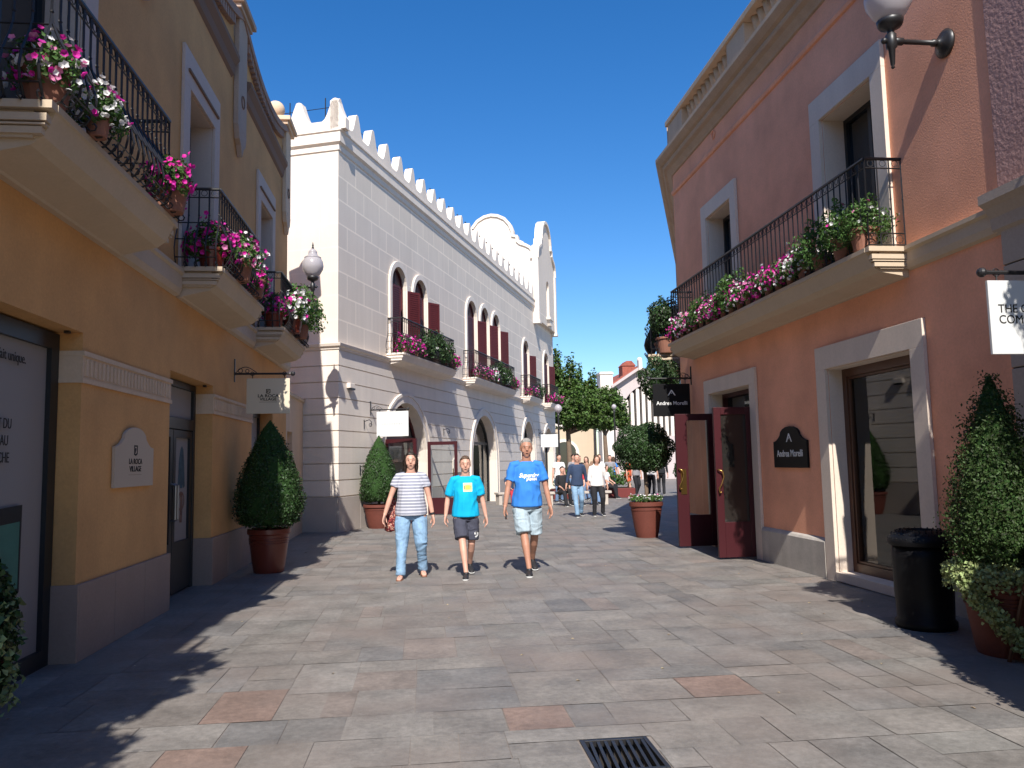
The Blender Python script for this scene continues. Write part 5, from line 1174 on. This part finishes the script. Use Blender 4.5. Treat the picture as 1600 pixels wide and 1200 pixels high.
            q = Body(); q.limb([A_+F*(-.05)*k-U*.08*k, A_+F*.06*k-U*.08*k, A_+F*.19*k-U*.08*k], [(.036*k, .011*k), (.04*k, .011*k), (.036*k, .01*k)])
            q.tube([A_+F*.10*k-U*.085*k+Vector((-.045*k, 0, 0)), A_+F*.10*k-U*.038*k, A_+F*.10*k-U*.085*k+Vector((.045*k, 0, 0))], .011*k, 6); q.tube([A_+F*.05*k-U*.085*k+Vector((-.04*k, 0, 0)), A_+F*.05*k-U*.018*k, A_+F*.05*k-U*.085*k+Vector((.04*k, 0, 0))], .011*k, 6)
            q.build('sandal', LTH, t, smooth=True)
    return t, shirt, dict(elb=elb, hnd=hnd, sh=sh, hip=hip, knee=knee, ank=ank, zz=zz, k=k)
def project(me, shirt, y0=-.6, off=.004):
    """lay flat lettering (facing -y, person space) on the cloth"""
    bv = BVHTree.FromPolygons([v.co.copy() for v in shirt.data.vertices], [tuple(p.vertices) for p in shirt.data.polygons])
    for v in me.vertices:
        h = bv.ray_cast(Vector((v.co.x, y0, v.co.z)), Vector((0, 1, 0)))
        if h[0] is not None: v.co.y = h[0].y-off
    me.update()
def subdiv(me, n=1):
    bm = bmesh.new(); bm.from_mesh(me); bmesh.ops.triangulate(bm, faces=bm.faces)
    for _ in range(n): bmesh.ops.subdivide_edges(bm, edges=[e for e in bm.edges if e.calc_length() > .012], cuts=1, use_grid_fill=True)
    bmesh.ops.triangulate(bm, faces=bm.faces); bm.to_mesh(me); bm.free()
def print_on(t, shirt, txt, size, m_, x, z, **k):
    me = text_mesh(txt, size, m_, ext=0, **k); me.transform(Matrix.Translation((x, 0, z))); project(me, shirt); return link('lettering', me, t)
def patch_on(t, shirt, x0, x1, z0, z1, m_, name='printed_patch', off=.003, n=8):
    b = MB(); g_ = [[b.V((x0+(x1-x0)*i/n, 0, z0+(z1-z0)*j/n)) for j in range(n+1)] for i in range(n+1)]
    for i in range(n):
        for j in range(n): b.F(g_[i][j], g_[i+1][j], g_[i+1][j+1], g_[i][j+1])
    me = b.mesh(name, m_, recalc=False); project(me, shirt, off=off); return link(name, me, t)
# man in blue T-shirt
tm, sh_, J = person('man in bright blue T-shirt and faded denim shorts walking with a phone', (1.40, 10.95, 0), .0, 1.80, feet=((-.02, -.26), (.10, .30)), lift=(.0, .07), hands=((-.31, -.10, .90), (.31, -.08, .89)), hair=HAIRG, top=BLUE, sleeve=.72, legs=DEN2, legcut=.50, girth=1.12, hips=1.06, skin=SKIN2, seed=2)
print_on(tm, sh_, 'Superdry', .078, WPRINT, .015, 1.315, shear=.35, bold=.0028, space=.92); print_on(tm, sh_, 'JAPAN', .042, WPRINT, .055, 1.262, bold=.003, sx=1.2)
b = MB(); h = J['hnd'][0]; b.box(h.x-.006, h.x+.012, h.y-.10, h.y-.02, h.z-.16, h.z-.10); b.build('phone_case', RUB, None)
ph = bpy.data.objects['phone_case']; ph.name = 'mobile_phone'; ph.location = tm.location; tag(ph, 'dark mobile phone held in the right hand of the man in blue', 'phone')
# boy in turquoise
tb, sh_, J = person('boy in turquoise T-shirt and dark shorts with number 9 walking in the middle', (.56, 10.9, 0), .0, 1.58, feet=((-.02, -.28), (.06, .22)), lift=(.0, .06), hands=((-.27, -.02, .80), (.27, -.02, .78)), hair=HAIRB, top=TURQ, sleeve=.82, legs=NAVY, legcut=.47, girth=1.12, hips=1.05, seed=5)
YELP = mat('yellow_print', (.75, .78, .35), .7)
patch_on(tb, sh_, -.035, .085, 1.12, 1.235, YELP)
sm = patch_on(tb, sh_, -.006, .056, 1.15, 1.205, mat('print_deep_yellow', (.72, .68, .08), .7), off=.006); sm.name = 'printed_disc'
for x in (-.022, .062): q = patch_on(tb, sh_, x, x+.012, 1.15, 1.2, mat('print_olive', (.12, .14, .06), .7), off=.006, n=4); q.name = 'printed_mark'
shorts = [c for c in tb.children if c.name.startswith('shorts')][0] if tb.children else None
bpy.context.view_layer.update()
shorts = [c for c in bpy.data.objects if c.parent == tb and c.name.startswith('shorts')][0]
print_on(tb, shorts, '9', .10, WPRINT, .135, .545, bold=.004, sx=1.2)
# woman in striped top and jeans
tw_, sh_, J = person('woman in striped grey T-shirt and blue jeans walking on the left', (-.17, 11.0, 0), .0, 1.65, feet=((-.14, -.22), (.15, .06)), lift=(.0, .03), hands=((-.35, -.06, .83), (.29, -.04, .80)), hair=HAIRD, hairlen=.12, top=STR, sleeve=.52, legs=DEN, legcut=1, girth=1.24, hips=1.2, shoes='sandal', seed=8, flare=1.08)
b = MB(); h = J['hnd'][1]; e = J['elb'][1]; c_ = h.lerp(e, .12); d = (e-h).normalized(); b.tube([c_-d*.014, c_+d*.014], .029, 12); b.build('watch', RUB, tw_)
tb2 = thing('shoulder_bag', 'red patterned shoulder bag hanging behind the arm of the woman', 'bag', (-.45, 11.12, .62)); rg = random.Random(3)
RBAG = mat('red_patterned_cloth', (.30, .04, .03), .8)
_n = RBAG.node_tree; _t = _n.nodes.new('ShaderNodeTexNoise'); _t.inputs['Scale'].default_value = 26; _r = _n.nodes.new('ShaderNodeValToRGB'); _r.color_ramp.interpolation = 'CONSTANT'
for _p, _c in ((.42, (.22, .03, .03, 1)), (.53, (.5, .28, .2, 1)), (.6, (.10, .02, .03, 1))): _e = _r.color_ramp.elements.new(_p); _e.color = _c
_r.color_ramp.elements[0].color = (.08, .015, .02, 1); _tc = _n.nodes.new('ShaderNodeTexCoord'); _n.links.new(_tc.outputs['Object'], _t.inputs['Vector']); _n.links.new(_t.outputs[0], _r.inputs[0]); _n.links.new(_r.outputs[0], _n.nodes['Principled BSDF'].inputs['Base Color'])
b = Body(); b.limb([(.0, 0, .0), (.0, 0, .1), (.0, .0, .28), (.02, 0, .42)], [(.08, .05), (.10, .07), (.09, .06), (.06, .03)]); remeshed(b, 'pouch', RBAG, tb2, .012, 2, folds=.012, fscale=14)
shp = J['sh'][0]; MB().tube([(.03, .0, .42), (.10, -.12, .62), (.14, -.16, .74), (.15, -.08, .81), (.12, .05, .6), (.04, .03, .42)], .009, 5).build('strap', RUB, tb2)
# ---- people further down the street
FG = 'people further down the street'
def far_person(label, x, y, H, rz=0, **k): return person(label, (x, y, 0), rz, H, vox=.016, far=True, group=FG, **k)
far_person('man in dark top and light blue jeans walking behind the three in front', 4.13, 21.5, 1.68, top=DBL, legs=DEN, hair=HAIRD, feet=((-.05, -.2), (.12, .15)), hands=((-.3, .0, .83), (.28, .05, .85)), seed=11, sleeve=1.7)
far_person('woman in loose white blouse and black trousers carrying a dark bag', 4.70, 21.6, 1.62, top=WCL, legs=BLK, hair=HAIRB, hairlen=.08, feet=((-.1, -.05), (.12, -.1)), hands=((-.26, .0, .8), (.28, -.02, .82)), seed=12, sleeve=1.4, hips=1.15, girth=1.15)
far_person('standing person in dark clothes and white top in the shade near the far tubs', 9.3, 32.3, 1.72, rz=2.6, top=WCL, legs=BLK, hair=HAIRD, feet=((-.1, 0), (.1, .05)), seed=13)
far_person('tall standing person all in black in the shade near the far tubs', 10.0, 33.2, 1.8, rz=2.9, top=BLK, legs=BLK, hair=HAIRD, feet=((-.1, 0), (.1, .05)), seed=14, sleeve=1.7)
far_person('person in orange top and pale shorts walking past the red planter', 8.2, 31.8, 1.66, rz=1.0, top=ORG, legs=ORG, legcut=.3, hair=HAIRB, hairlen=.1, feet=((-.05, -.15), (.08, .2)), seed=15)
far_person('person in grey top beside the one in orange', 8.75, 32.6, 1.7, rz=.4, top=GRY, legs=BLK, hair=HAIRD, feet=((-.08, -.1), (.08, .1)), seed=16)
far_person('seated woman in white and black with crossed legs on the red planter edge', 7.15, 31.3, 1.66, rz=.9, sit=.5, top=WCL, legs=BLK, hair=HAIRB, hairlen=.1, feet=((-.02, -.5), (.12, -.42)), hands=((-.15, -.3, .62), (.15, -.3, .62)), seed=17)
far_person('seated person in black holding a pale bag on the bench by the white wall', 4.66, 27.0, 1.7, rz=.25, sit=.48, top=BLK, legs=BLK, hair=HAIRD, feet=((-.1, -.55), (.14, -.4)), hands=((-.15, -.3, .62), (.15, -.3, .62)), seed=18, sleeve=1.6)
far_person('seated person in dark red top and grey trousers leaning forward on the bench', 5.25, 27.1, 1.7, rz=-.1, sit=.48, top=REDC, legs=GRY, hair=HAIRB, feet=((-.1, -.5), (.12, -.5)), hands=((-.12, -.35, .6), (.12, -.35, .6)), seed=19)
far_person('seated person in blue at the right end of the bench', 5.8, 27.2, 1.68, rz=-.1, sit=.48, top=DBL, legs=DEN3, hair=HAIRB, hairlen=.08, feet=((-.1, -.5), (.12, -.45)), hands=((-.12, -.35, .6), (.12, -.35, .6)), seed=20)
far_person('seated person in dark red trousers low by the white wall behind the man in blue', 3.05, 28.6, 1.6, rz=.3, sit=.45, top=DBL, legs=REDC, hair=HAIRB, feet=((-.1, -.5), (.12, -.45)), hands=((-.12, -.35, .6), (.12, -.35, .6)), seed=21)
far_person('standing man in grey shirt behind the walking pair', 5.55, 29.6, 1.74, rz=.5, top=GRY, legs=DEN3, hair=HAIRD, feet=((-.1, 0), (.1, -.05)), seed=22)
far_person('standing woman in brown top beside the large tree', 6.2, 30.2, 1.64, rz=-.6, top=BRW, legs=DEN3, hair=HAIRB, hairlen=.12, feet=((-.08, 0), (.1, -.1)), seed=23)
far_person('person in white shirt standing with arms down between the tree and the planter', 6.75, 30.6, 1.72, rz=.2, top=WCL, legs=GRY, hair=HAIRB, feet=((-.1, .1), (.1, -.1)), seed=24)
far_person('person in pale grey top near the thin lamp post', 7.9, 33.6, 1.7, rz=-.3, top=GRY, legs=BLK, hair=HAIRD, feet=((-.1, .1), (.1, -.1)), seed=25)
far_person('child in red top walking hand in hand in the far square', 7.0, 33.4, 1.25, rz=.2, top=REDC, legs=DEN3, hair=HAIRB, feet=((-.05, .1), (.06, -.1)), hands=((-.2, 0, .55), (.2, 0, .55)), seed=26)
far_person('man in white shirt near the bench end', 4.95, 29.3, 1.74, rz=.3, top=WCL, legs=DEN3, hair=HAIRD, feet=((-.1, 0), (.1, -.05)), seed=31)
far_person('woman in dark red top walking behind the bench', 5.9, 31.0, 1.62, rz=-.2, top=REDC, legs=BLK, hair=HAIRB, hairlen=.12, feet=((-.05, .15), (.08, -.15)), seed=32)
far_person('man in brown shirt facing away beyond the planter', 7.5, 34.6, 1.76, rz=3.0, top=BRW, legs=GRY, hair=HAIRD, feet=((-.1, 0), (.1, -.05)), seed=33)
far_person('woman in blue dress-like top by the far shrubs', 8.4, 35.2, 1.64, rz=2.4, top=BLUE, legs=DEN3, hair=HAIRB, hairlen=.1, feet=((-.08, 0), (.1, -.1)), seed=34)
far_person('person in black jacket walking at the far left of the square', 6.6, 33.8, 1.7, rz=.1, top=BLK, legs=DEN, hair=HAIRD, feet=((-.05, .15), (.08, -.15)), seed=35, sleeve=1.7)
# ================================================================ background
STONE = mat('bench_stone', (.45, .40, .35), .8, var=.08)
t = thing('stone_bench', 'low pale stone bench with seated people by the white building', 'bench', (5.2, 27.3, 0), -.05)
MB().box(-1.1, 1.2, -.2, .25, .38, .46).build('seat', STONE, t, bevel=.01)
for q in (-.9, 0, 1.0): MB().box(q-.08, q+.08, -.15, .2, 0, .38).build('leg', STONE, t)
t = thing('stone_bench', 'short stone bench beside the far arch of the white building', 'bench', (3.05, 28.75, 0), .3)
MB().box(-.5, .5, -.2, .22, .36, .43).build('seat', STONE, t, bevel=.01)
for q in (-.4, .4): MB().box(q-.06, q+.06, -.15, .18, 0, .36).build('leg', STONE, t)
t = thing('raised_planter', 'low red raised planter with shrubs in the middle of the far square', 'planter', (7.1, 31.75, 0)); rg = np.random.default_rng(71)
MB().box(-2.0, 1.3, -.3, .7, 0, .38).build('trough', mat('faded_red_paint', (.13, .025, .022), .7, var=.2), t, bevel=.02); MB().box(-1.95, 1.25, -.25, .65, .38, .40).build('soil', SOIL, t)
P = rg.uniform((-1.9, -.2, .5), (1.2, .6, 1.25), (2600, 3)); P[:, 2] = .5+(P[:, 2]-.5)*(.5+.5*np.sin(P[:, 0]*4)**2); link('foliage', leafmesh('foliage', P, rg.normal(0, 1, P.shape), .10, LEAF3, rg), t)
def tree(label, x, y, trunk_h, crown, n, size, m_, seed, lean=0):
    """crown = list of (dx,dy,z,r) clumps"""
    t = thing('plane_tree', label, 'tree', (x, y, 0)); rg = np.random.default_rng(seed); q = random.Random(seed)
    b = MB(); b.tube([(0, 0, 0), (.03, 0, trunk_h*.5), (lean, .05, trunk_h), (lean*1.4, .05, trunk_h+.8)], [.16, .125, .10, .07], 9)
    for c in crown: b.tube([(lean, .05, trunk_h-.1+q.uniform(0, .3)), (lean+c[0]*.5+q.uniform(-.1, .1), c[1]*.5, (trunk_h+c[2])/2+.1), (c[0]*.9, c[1]*.9, c[2])], [.06, .04, .015], 6)
    b.build('trunk', BARK, t, smooth=True); P = []; Q = []
    w = np.array([c[3]**2 for c in crown]); w = w/w.sum()
    for c, ww in zip(crown, w):
        m2 = int(n*ww); a = rg.normal(0, 1, (m2, 3)); a /= np.linalg.norm(a, axis=1)[:, None]; rr = rg.uniform(.2, 1.12, m2)**.6; lump = 1+.22*np.sin(a[:, 0]*6+seed)+.18*np.sin(a[:, 2]*8+a[:, 1]*5)
        P.append(a*(rr*lump*c[3])[:, None]*np.array([1, 1, c[4] if len(c) > 4 else .85])+np.array(c[:3])); Q.append(a+np.array([0, 0, .4]))
    link('crown', leafmesh('crown', np.concatenate(P), np.concatenate(Q), size, m_, rg, aspect=.75, jit=1.0), t); return t
cr = [(0, 0, 3.9, .85), (-.6, .2, 4.3, .7), (.7, .1, 3.8, .85), (1.4, 0, 3.6, .8), (2.0, .1, 3.5, .7), (2.3, 0, 3.0, .5), (1.9, -.1, 4.0, .5), (.3, -.3, 3.2, .7), (1.1, -.3, 3.1, .6), (-.5, 0, 3.3, .6), (1.7, -.2, 3.0, .5), (.2, .3, 4.8, .55), (-.5, .3, 5.2, .5), (.9, .2, 4.5, .5), (1.6, .2, 4.2, .42), (-.45, .1, 5.9, .28, 2.2), (.15, 0, 5.5, .25, 2.2), (.55, .1, 5.2, .2, 2.6), (1.15, 0, 4.95, .18, 2.2), (-.9, .1, 5.5, .4), (1.9, 0, 4.1, .2, 2)]
tree('large bushy green tree beyond the end of the white building', 6.25, 34.2, 2.45, cr, 25000, .125, TREEL, 81)
tree('smaller green tree standing behind the large bushy one', 9.2, 40.0, 2.4, [(0, 0, 3.5, .8), (.5, 0, 3.9, .6), (-.6, 0, 3.7, .7)], 2600, .14, TREEL, 82)
tree('green tree in the distance behind the white building end', 5.2, 39.5, 2.6, [(0, 0, 4.5, 1.2), (.8, 0, 5.2, .9), (.3, 0, 3.6, 1.1)], 4200, .16, TREEL, 83)
# market style hall with finned half round window
def at(x, y, Y): 
    d = fw+R_*((x-800)/FPX)+U_*((600-y)/FPX); s = Y/d.y; return (d.x*s, Y, EYE+d.z*s)
HX, HY = 10.9, 45.0
LITW = mat('pale_pink_render', (.50, .42, .40), .85, var=.06, streak=.06)
t = thing('market_hall', 'pale gabled hall with finned half round window and red tiled roof', 'building', (HX, HY, 0))
b = MB(); b.prism([(0, 0), (6.4, 0), (6.4, 4.2), (1.55, 6.75), (.0, 5.75)], 0, .3); hw_ = b.build('wall', LITW, t)
c = MB(); c.prism([(.62, 2.6)]+[(.62+2.1*(1-math.cos(PI*i/16)), 4.35+1.55*math.sin(PI*i/16)) for i in range(17)][1:-1]+[(4.82, 2.6)], -.3, .6); cut(hw_, c)
b = MB(); x = .68
while x < 4.8:
    u = 1-(x+.07-.62)/2.1; z = 4.35+1.55*math.sqrt(max(0, 1-u*u))-.05; b.prism([(x, 2.6), (x+.19, 2.6), (x+.19, z-.08), (x+.15, z), (x+.04, z), (x, z-.08)], .0, .35); x += .335
b.build('fins', WHITE_TRIM, t); MB().box(.5, 5, .5, .55, 2.3, 6.3).build('pane', DGLASS, t)
b = MB(); b.prism([(-.15, 5.7), (1.55, 6.85), (6.7, 4.1), (6.7, 3.95), (1.55, 6.68), (-.15, 5.52)], -.35, 0); b.build('gable_moulding', LITW, t)
b = MB(); b.prism([(-.2, 5.75), (1.55, 6.95), (1.55, 6.9), (6.7, 4.2), (6.7, 4.1), (1.55, 6.8), (-.2, 5.6)], 0, 9); b.build('roof', TILE, t)
b = MB(); b.box(.75, 1.5, .6, 1.5, 6.4, 7.0).prism([(.7, 7.0), (1.55, 7.0), (1.3, 7.3), (1.0, 7.3)], .55, 1.55); b.build('roof_turret', TILE, t)
b = MB(); b.box(1.45, 1.65, -.45, -.1, 6.6, 7.2); b.ball((1.55, -.28, 7.25), .16, 8, 6); b.build('finial', WHITE_TRIM, t)
b = MB(); b.box(-.75, -.02, -.1, .9, 0, 6.55); b.box(-.8, .02, -.15, .95, 6.4, 6.5); b.build('pillar', WHITE_TRIM, t)
t = thing('cream_shop', 'low cream shop building behind the trees at the end of the street', 'building', (2.5, 48, 0))
MB().box(0, 8.0, 0, 6, 0, 3.6).build('wall', CRM, t); b = MB(); b.box(.0, 8.1, -.12, 0, 3.35, 3.6); b.build('cornice', WHITE_TRIM, t)
MB().box(2, 7.6, 1.2, 6, 3.6, 5.6).build('upper_wall', LITW, t); b = MB(); b.prism([(1.8, 5.6), (7.8, 5.6), (7.0, 6.4), (2.6, 6.4)], 1.0, 6.2); b.build('roof', TILE, t)
for q in (.8, 3.0, 5.2): MB().prism(arch_pts(q+.8, .7, 1.7, 0), -.02, .02).build('shop_window', DGLASS, t); MB().band(arch_pts(q+.8, .72, 1.7, 0), arch_pts(q+.8, .9, 1.7, 0, .9), -.06, -.0).build('surround', WHITE_TRIM, t)
t = thing('far_terrace', 'pale terrace closing the far right end of the street', 'building', (17.3, 46, 0))
MB().box(0, 16, 0, 8, 0, 5).build('wall', LITW, t); MB().prism([(-.2, 5), (16.2, 5), (15, 6.2), (1, 6.2)], -.2, 8).build('roof', TILE, t)
for q in range(6): MB().box(1+q*2.4, 2.2+q*2.4, -.03, .02, .3, 2.4).build('shop_window', DGLASS, t)
# globe lamp posts in the square
GLP = 'globe lamp posts in the far square'
def lamp_post(label, x, y, h, double=False, gs=.8):
    t = thing('lamp_post', label, 'lamp post', (x, y, 0), 0, GLP)
    b = MB(); b.lathe([(.12, 0), (.12, .1), (.06, .3), (.045, .5), (.035, h-.3), (.05, h-.2), (.05, h-.1)], n=10); b.build('post', IRON, t, smooth=True)
    for q in ((-.3, .3) if double else (0,)):
        if q: MB().tube([(0, 0, h-.3), (q*.6, 0, h-.35), (q, 0, h-.15), (q, 0, h-.05)], .02, 6).build('arm', IRON, t)
        MB().lathe([(.06*gs, 0), (.17*gs, .1*gs), (.2*gs, .22*gs), (.15*gs, .34*gs), (.03*gs, .42*gs)], (q, 0, h-.08), 14).build('globe', GLOBE, t, smooth=True)
lamp_post('dark lamp post with pale globe beside the large tree', 5.35, 31.4, 3.5)
lamp_post('thin dark lamp post in front of the pale gabled hall', 9.1, 37.5, 4.0, gs=.6)
# distant pylon
t = thing('lattice_pylon', 'faint grey lattice power pylon rising behind the trees', 'pylon', (16.6, 152, 0)); GP = mat('galvanised_steel', (.42, .46, .5), .6)
b = MB()
for z in range(0, 26, 2):
    w0, w1 = 1.5-.045*z, 1.5-.045*(z+2)
    for sx, sy in ((-1, -1), (1, -1), (1, 1), (-1, 1)): b.tube([(sx*w0, sy*w0, z), (sx*w1, sy*w1, z+2)], .07, 4)
    for s_ in (-1, 1): b.tube([(-w0, s_*w0, z), (w1, s_*w1, z+2)], .04, 3); b.tube([(w0, s_*w0, z), (-w1, s_*w1, z+2)], .04, 3)
for z, l in ((20, 4.2), (22.6, 3.4), (25.2, 2.4)): b.tube([(-l, 0, z), (0, 0, z+.7), (l, 0, z)], .07, 4); b.tube([(-l, 0, z), (l, 0, z)], .06, 4)
b.build('lattice', GP, t)
# tubs of flowers in the far square
for i, (x, y, lb) in enumerate(((10.6, 31.2, 'clipped round shrub in a tub in the shade by the salmon building end'), (11.3, 34.0, 'second round shrub in a tub at the far end of the shade'))):
    topiary('potted_shrub', lb, (x, y, 0), .35, .5, [(.1, .55), (.4, .7), (.5, 1.0), (.42, 1.3), (.005, 1.5)], 1500, .09, TERRA, LEAF, 90+i)
# a few fallen leaves and petals on the paving
rg = np.random.default_rng(99); n = 130
P = np.stack([rg.uniform(-2.6, 4.9, n), rg.uniform(3.5, 22, n), np.full(n, .006)], 1); near = rg.random(n) < .6; P[near, 0] = np.where(rg.random(near.sum()) < .5, rg.uniform(-2.7, -1.6, near.sum()), rg.uniform(3.6, 4.85, near.sum()))
tag(link('fallen_leaves', leafmesh('fallen_leaves', P, np.tile([0, 0, 1.0], (n, 1)), .03, mat('dry_leaf', (.42, .33, .2), .8, island=.5), rg, jit=.08)), kind='stuff')
# the far end of the street stands well beyond the white building
for o in bpy.data.objects:
    if o.parent is None and o.name.split('.')[0] in ('plane_tree', 'market_hall', 'cream_shop', 'far_terrace'):
        o.location.x *= 1.32; o.location.y *= 1.32; o.scale = (1.32, 1.32, 1.25)
